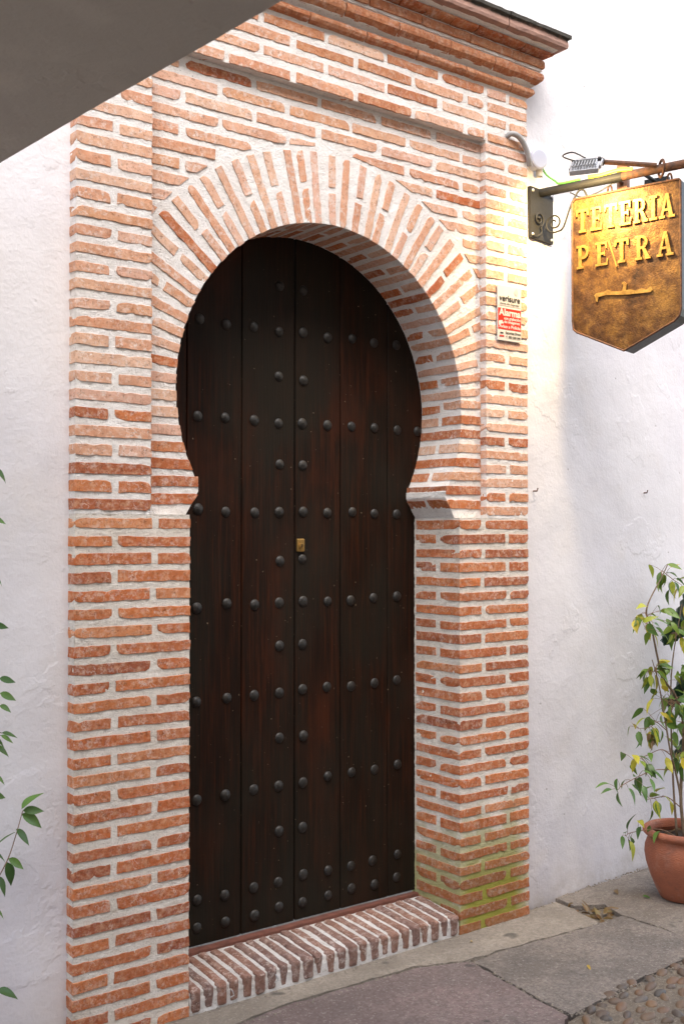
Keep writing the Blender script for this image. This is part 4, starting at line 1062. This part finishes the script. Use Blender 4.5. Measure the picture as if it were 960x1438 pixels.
tips = [(1.30, .99), (1.288, 1.12), (1.262, .62), (1.27, .44), (1.266, 1.834), (1.262, 1.68), (1.270, 1.496), (1.274, 1.336), (1.290, 1.165), (1.285, 1.08), (1.292, .985), (1.275, .95), (1.268, .86), (1.262, .80)]
for x, z in tips:
    t_ = Vector((x - .045, -.03 + rng.uniform(-.03, .02), z + .02)); nb_ = min(ap2, key=lambda p: (p - t_).length)
    twig(fg2, [nb_, (nb_ + t_) / 2 + Vector((0, 0, .03)), t_], .0026, .0012)
    leaf(fg2, t_, (1, -.1, rng.uniform(-.75, -.2)), rng.uniform(.050, .066), 'leaf_green', rng.gauss(.9, .35))
    leaf(fg2, t_ - Vector((.03, 0, .01)), (.6, -.4, rng.uniform(-1.2, -.3)), .048, 'leaf_green', rng.gauss(.6, .5))
tw = [(1.22, -.06, .545), (1.27, -.05, .60), (1.300, -.05, .68), (1.322, -.05, .755)]
twig(fg2, [tuple(min(ap2, key=lambda p: (p - Vector(tw[0])).length))] + tw, .0026, .0012)
for p, d in (((1.322, -.05, .755), (1, -.1, -.1)), ((1.318, -.05, .745), (.9, -.3, -.55)), ((1.318, -.05, .76), (.3, -.2, .5)), ((1.30, -.05, .70), (.7, -.2, -.8)), ((1.30, -.05, .69), (-.9, -.2, -.2)), ((1.275, -.05, .61), (.95, -.15, -.7)), ((1.27, -.05, .60), (.3, -.2, -1)), ((1.25, -.05, .58), (-.6, -.2, -.5)), ((1.24, -.05, .56), (.5, -.1, -1)), ((1.24, -.05, .20), (1, -.1, -.3))):
    leaf(fg2, p, d, rng.uniform(.068, .088), 'leaf_green', rng.gauss(.8, .3))
twig(fg2, [(1.0, -.2, .35), (1.12, -.1, .30), (1.24, -.05, .20)], .0024, .0012)

# fallen leaves, rubble in the broken corner of the paving
for i, (x, y, s_, mat, lab) in enumerate(((4.28, -.03, .06, 'leaf_dry', 'curled dry leaf on the beige slab beside the pot'), (3.453, -.561, .034, 'leaf_yellow', 'small yellow leaf on the dark grey slab'), (3.255, -.10, .03, 'leaf_yellow', 'tiny yellow scrap on the cement strip by the pier foot'), (4.31, -.17, .05, 'leaf_green', 'green leaf lying against the foot of the terracotta pot'))):
    o = leaf(None, (x, y, G + .009), (rng.gauss(0, 1), rng.gauss(0, 1), .1), s_, mat, .3, 'fallen_leaf'); tag(o, lab, 'leaf')
for k in range(34):
    x = rng.uniform(3.95, 4.075); y = rng.uniform(-.235, .03)
    if x > 4.0 and y > -.06 and rng.random() < .6: x = rng.uniform(3.945, 3.985)
    o = leaf(None, (x, y, G - .024 + rng.uniform(0, .022)), (rng.gauss(0, 1), rng.gauss(0, 1), rng.gauss(.1, .35)), rng.uniform(.04, .07), 'leaf_dry', rng.gauss(0, .7), 'fallen_leaf')
    tag(o, 'dead leaf in the broken gap between paving slabs', 'leaf', 'dead leaves in the paving gap')
for k in range(12):
    o = bpy.data.objects.new('rubble_stone', rng.choice(peb)); s_ = rng.uniform(.008, .018)
    put(o, None, Matrix.Translation((rng.uniform(3.955, 3.99), rng.uniform(-.10, .04), G - .026)) @ Matrix.Diagonal((s_, s_ * .8, s_ * .7, 1)))
    tag(o, 'small stone in the broken gap between paving slabs', 'stone', 'rubble in the paving gap')

# grit and crumbs lying in the joints and along the wall foot
gv = []
lines = [((3.134, -.232), (3.885, -.268)), ((1.9, -.168), (2.9, -.148)), ((2.9, -.148), (3.12, -.232)), ((3.12, -.24), (3.056, -.818)), ((3.06, -.82), (3.9, -.75)), ((3.74, .03), (3.93, .04)), ((4.0, .07), (4.7, .12)), ((3.30, -.01), (3.71, -.012)), ((2.0, -.012), (3.27, -.012)), ((4.05, -.27), (4.06, -.64))]
for (a0, a1), (b0, b1) in lines:
    for k in range(int(90 * math.hypot(b0 - a0, b1 - a1)) + 10):
        t_ = rng.random(); x = a0 + (b0 - a0) * t_ + rng.gauss(0, .007); y = a1 + (b1 - a1) * t_ + rng.gauss(0, .007); q = rng.uniform(.0015, .0055)
        v = [(x + q * rng.uniform(.6, 1.2) * i, y + q * rng.uniform(.6, 1.2) * j, G - .002 + (0 if k_ == 0 else q * 1.1)) for k_ in (0, 1) for i, j in (((-1, -1), (1, -1), (1, 1), (-1, 1)) if k_ == 0 else ((-.5, -.5), (.5, -.5), (.5, .5), (-.5, .5)))]
        gv.append((v, [(4, 5, 6, 7), (0, 1, 5, 4), (1, 2, 6, 5), (2, 3, 7, 6), (3, 0, 4, 7)]))
o = mesh('grit', join(*gv), 'cement'); o['kind'] = 'stuff'; tag(o, 'loose grit and mortar crumbs along the paving joints', 'grit')
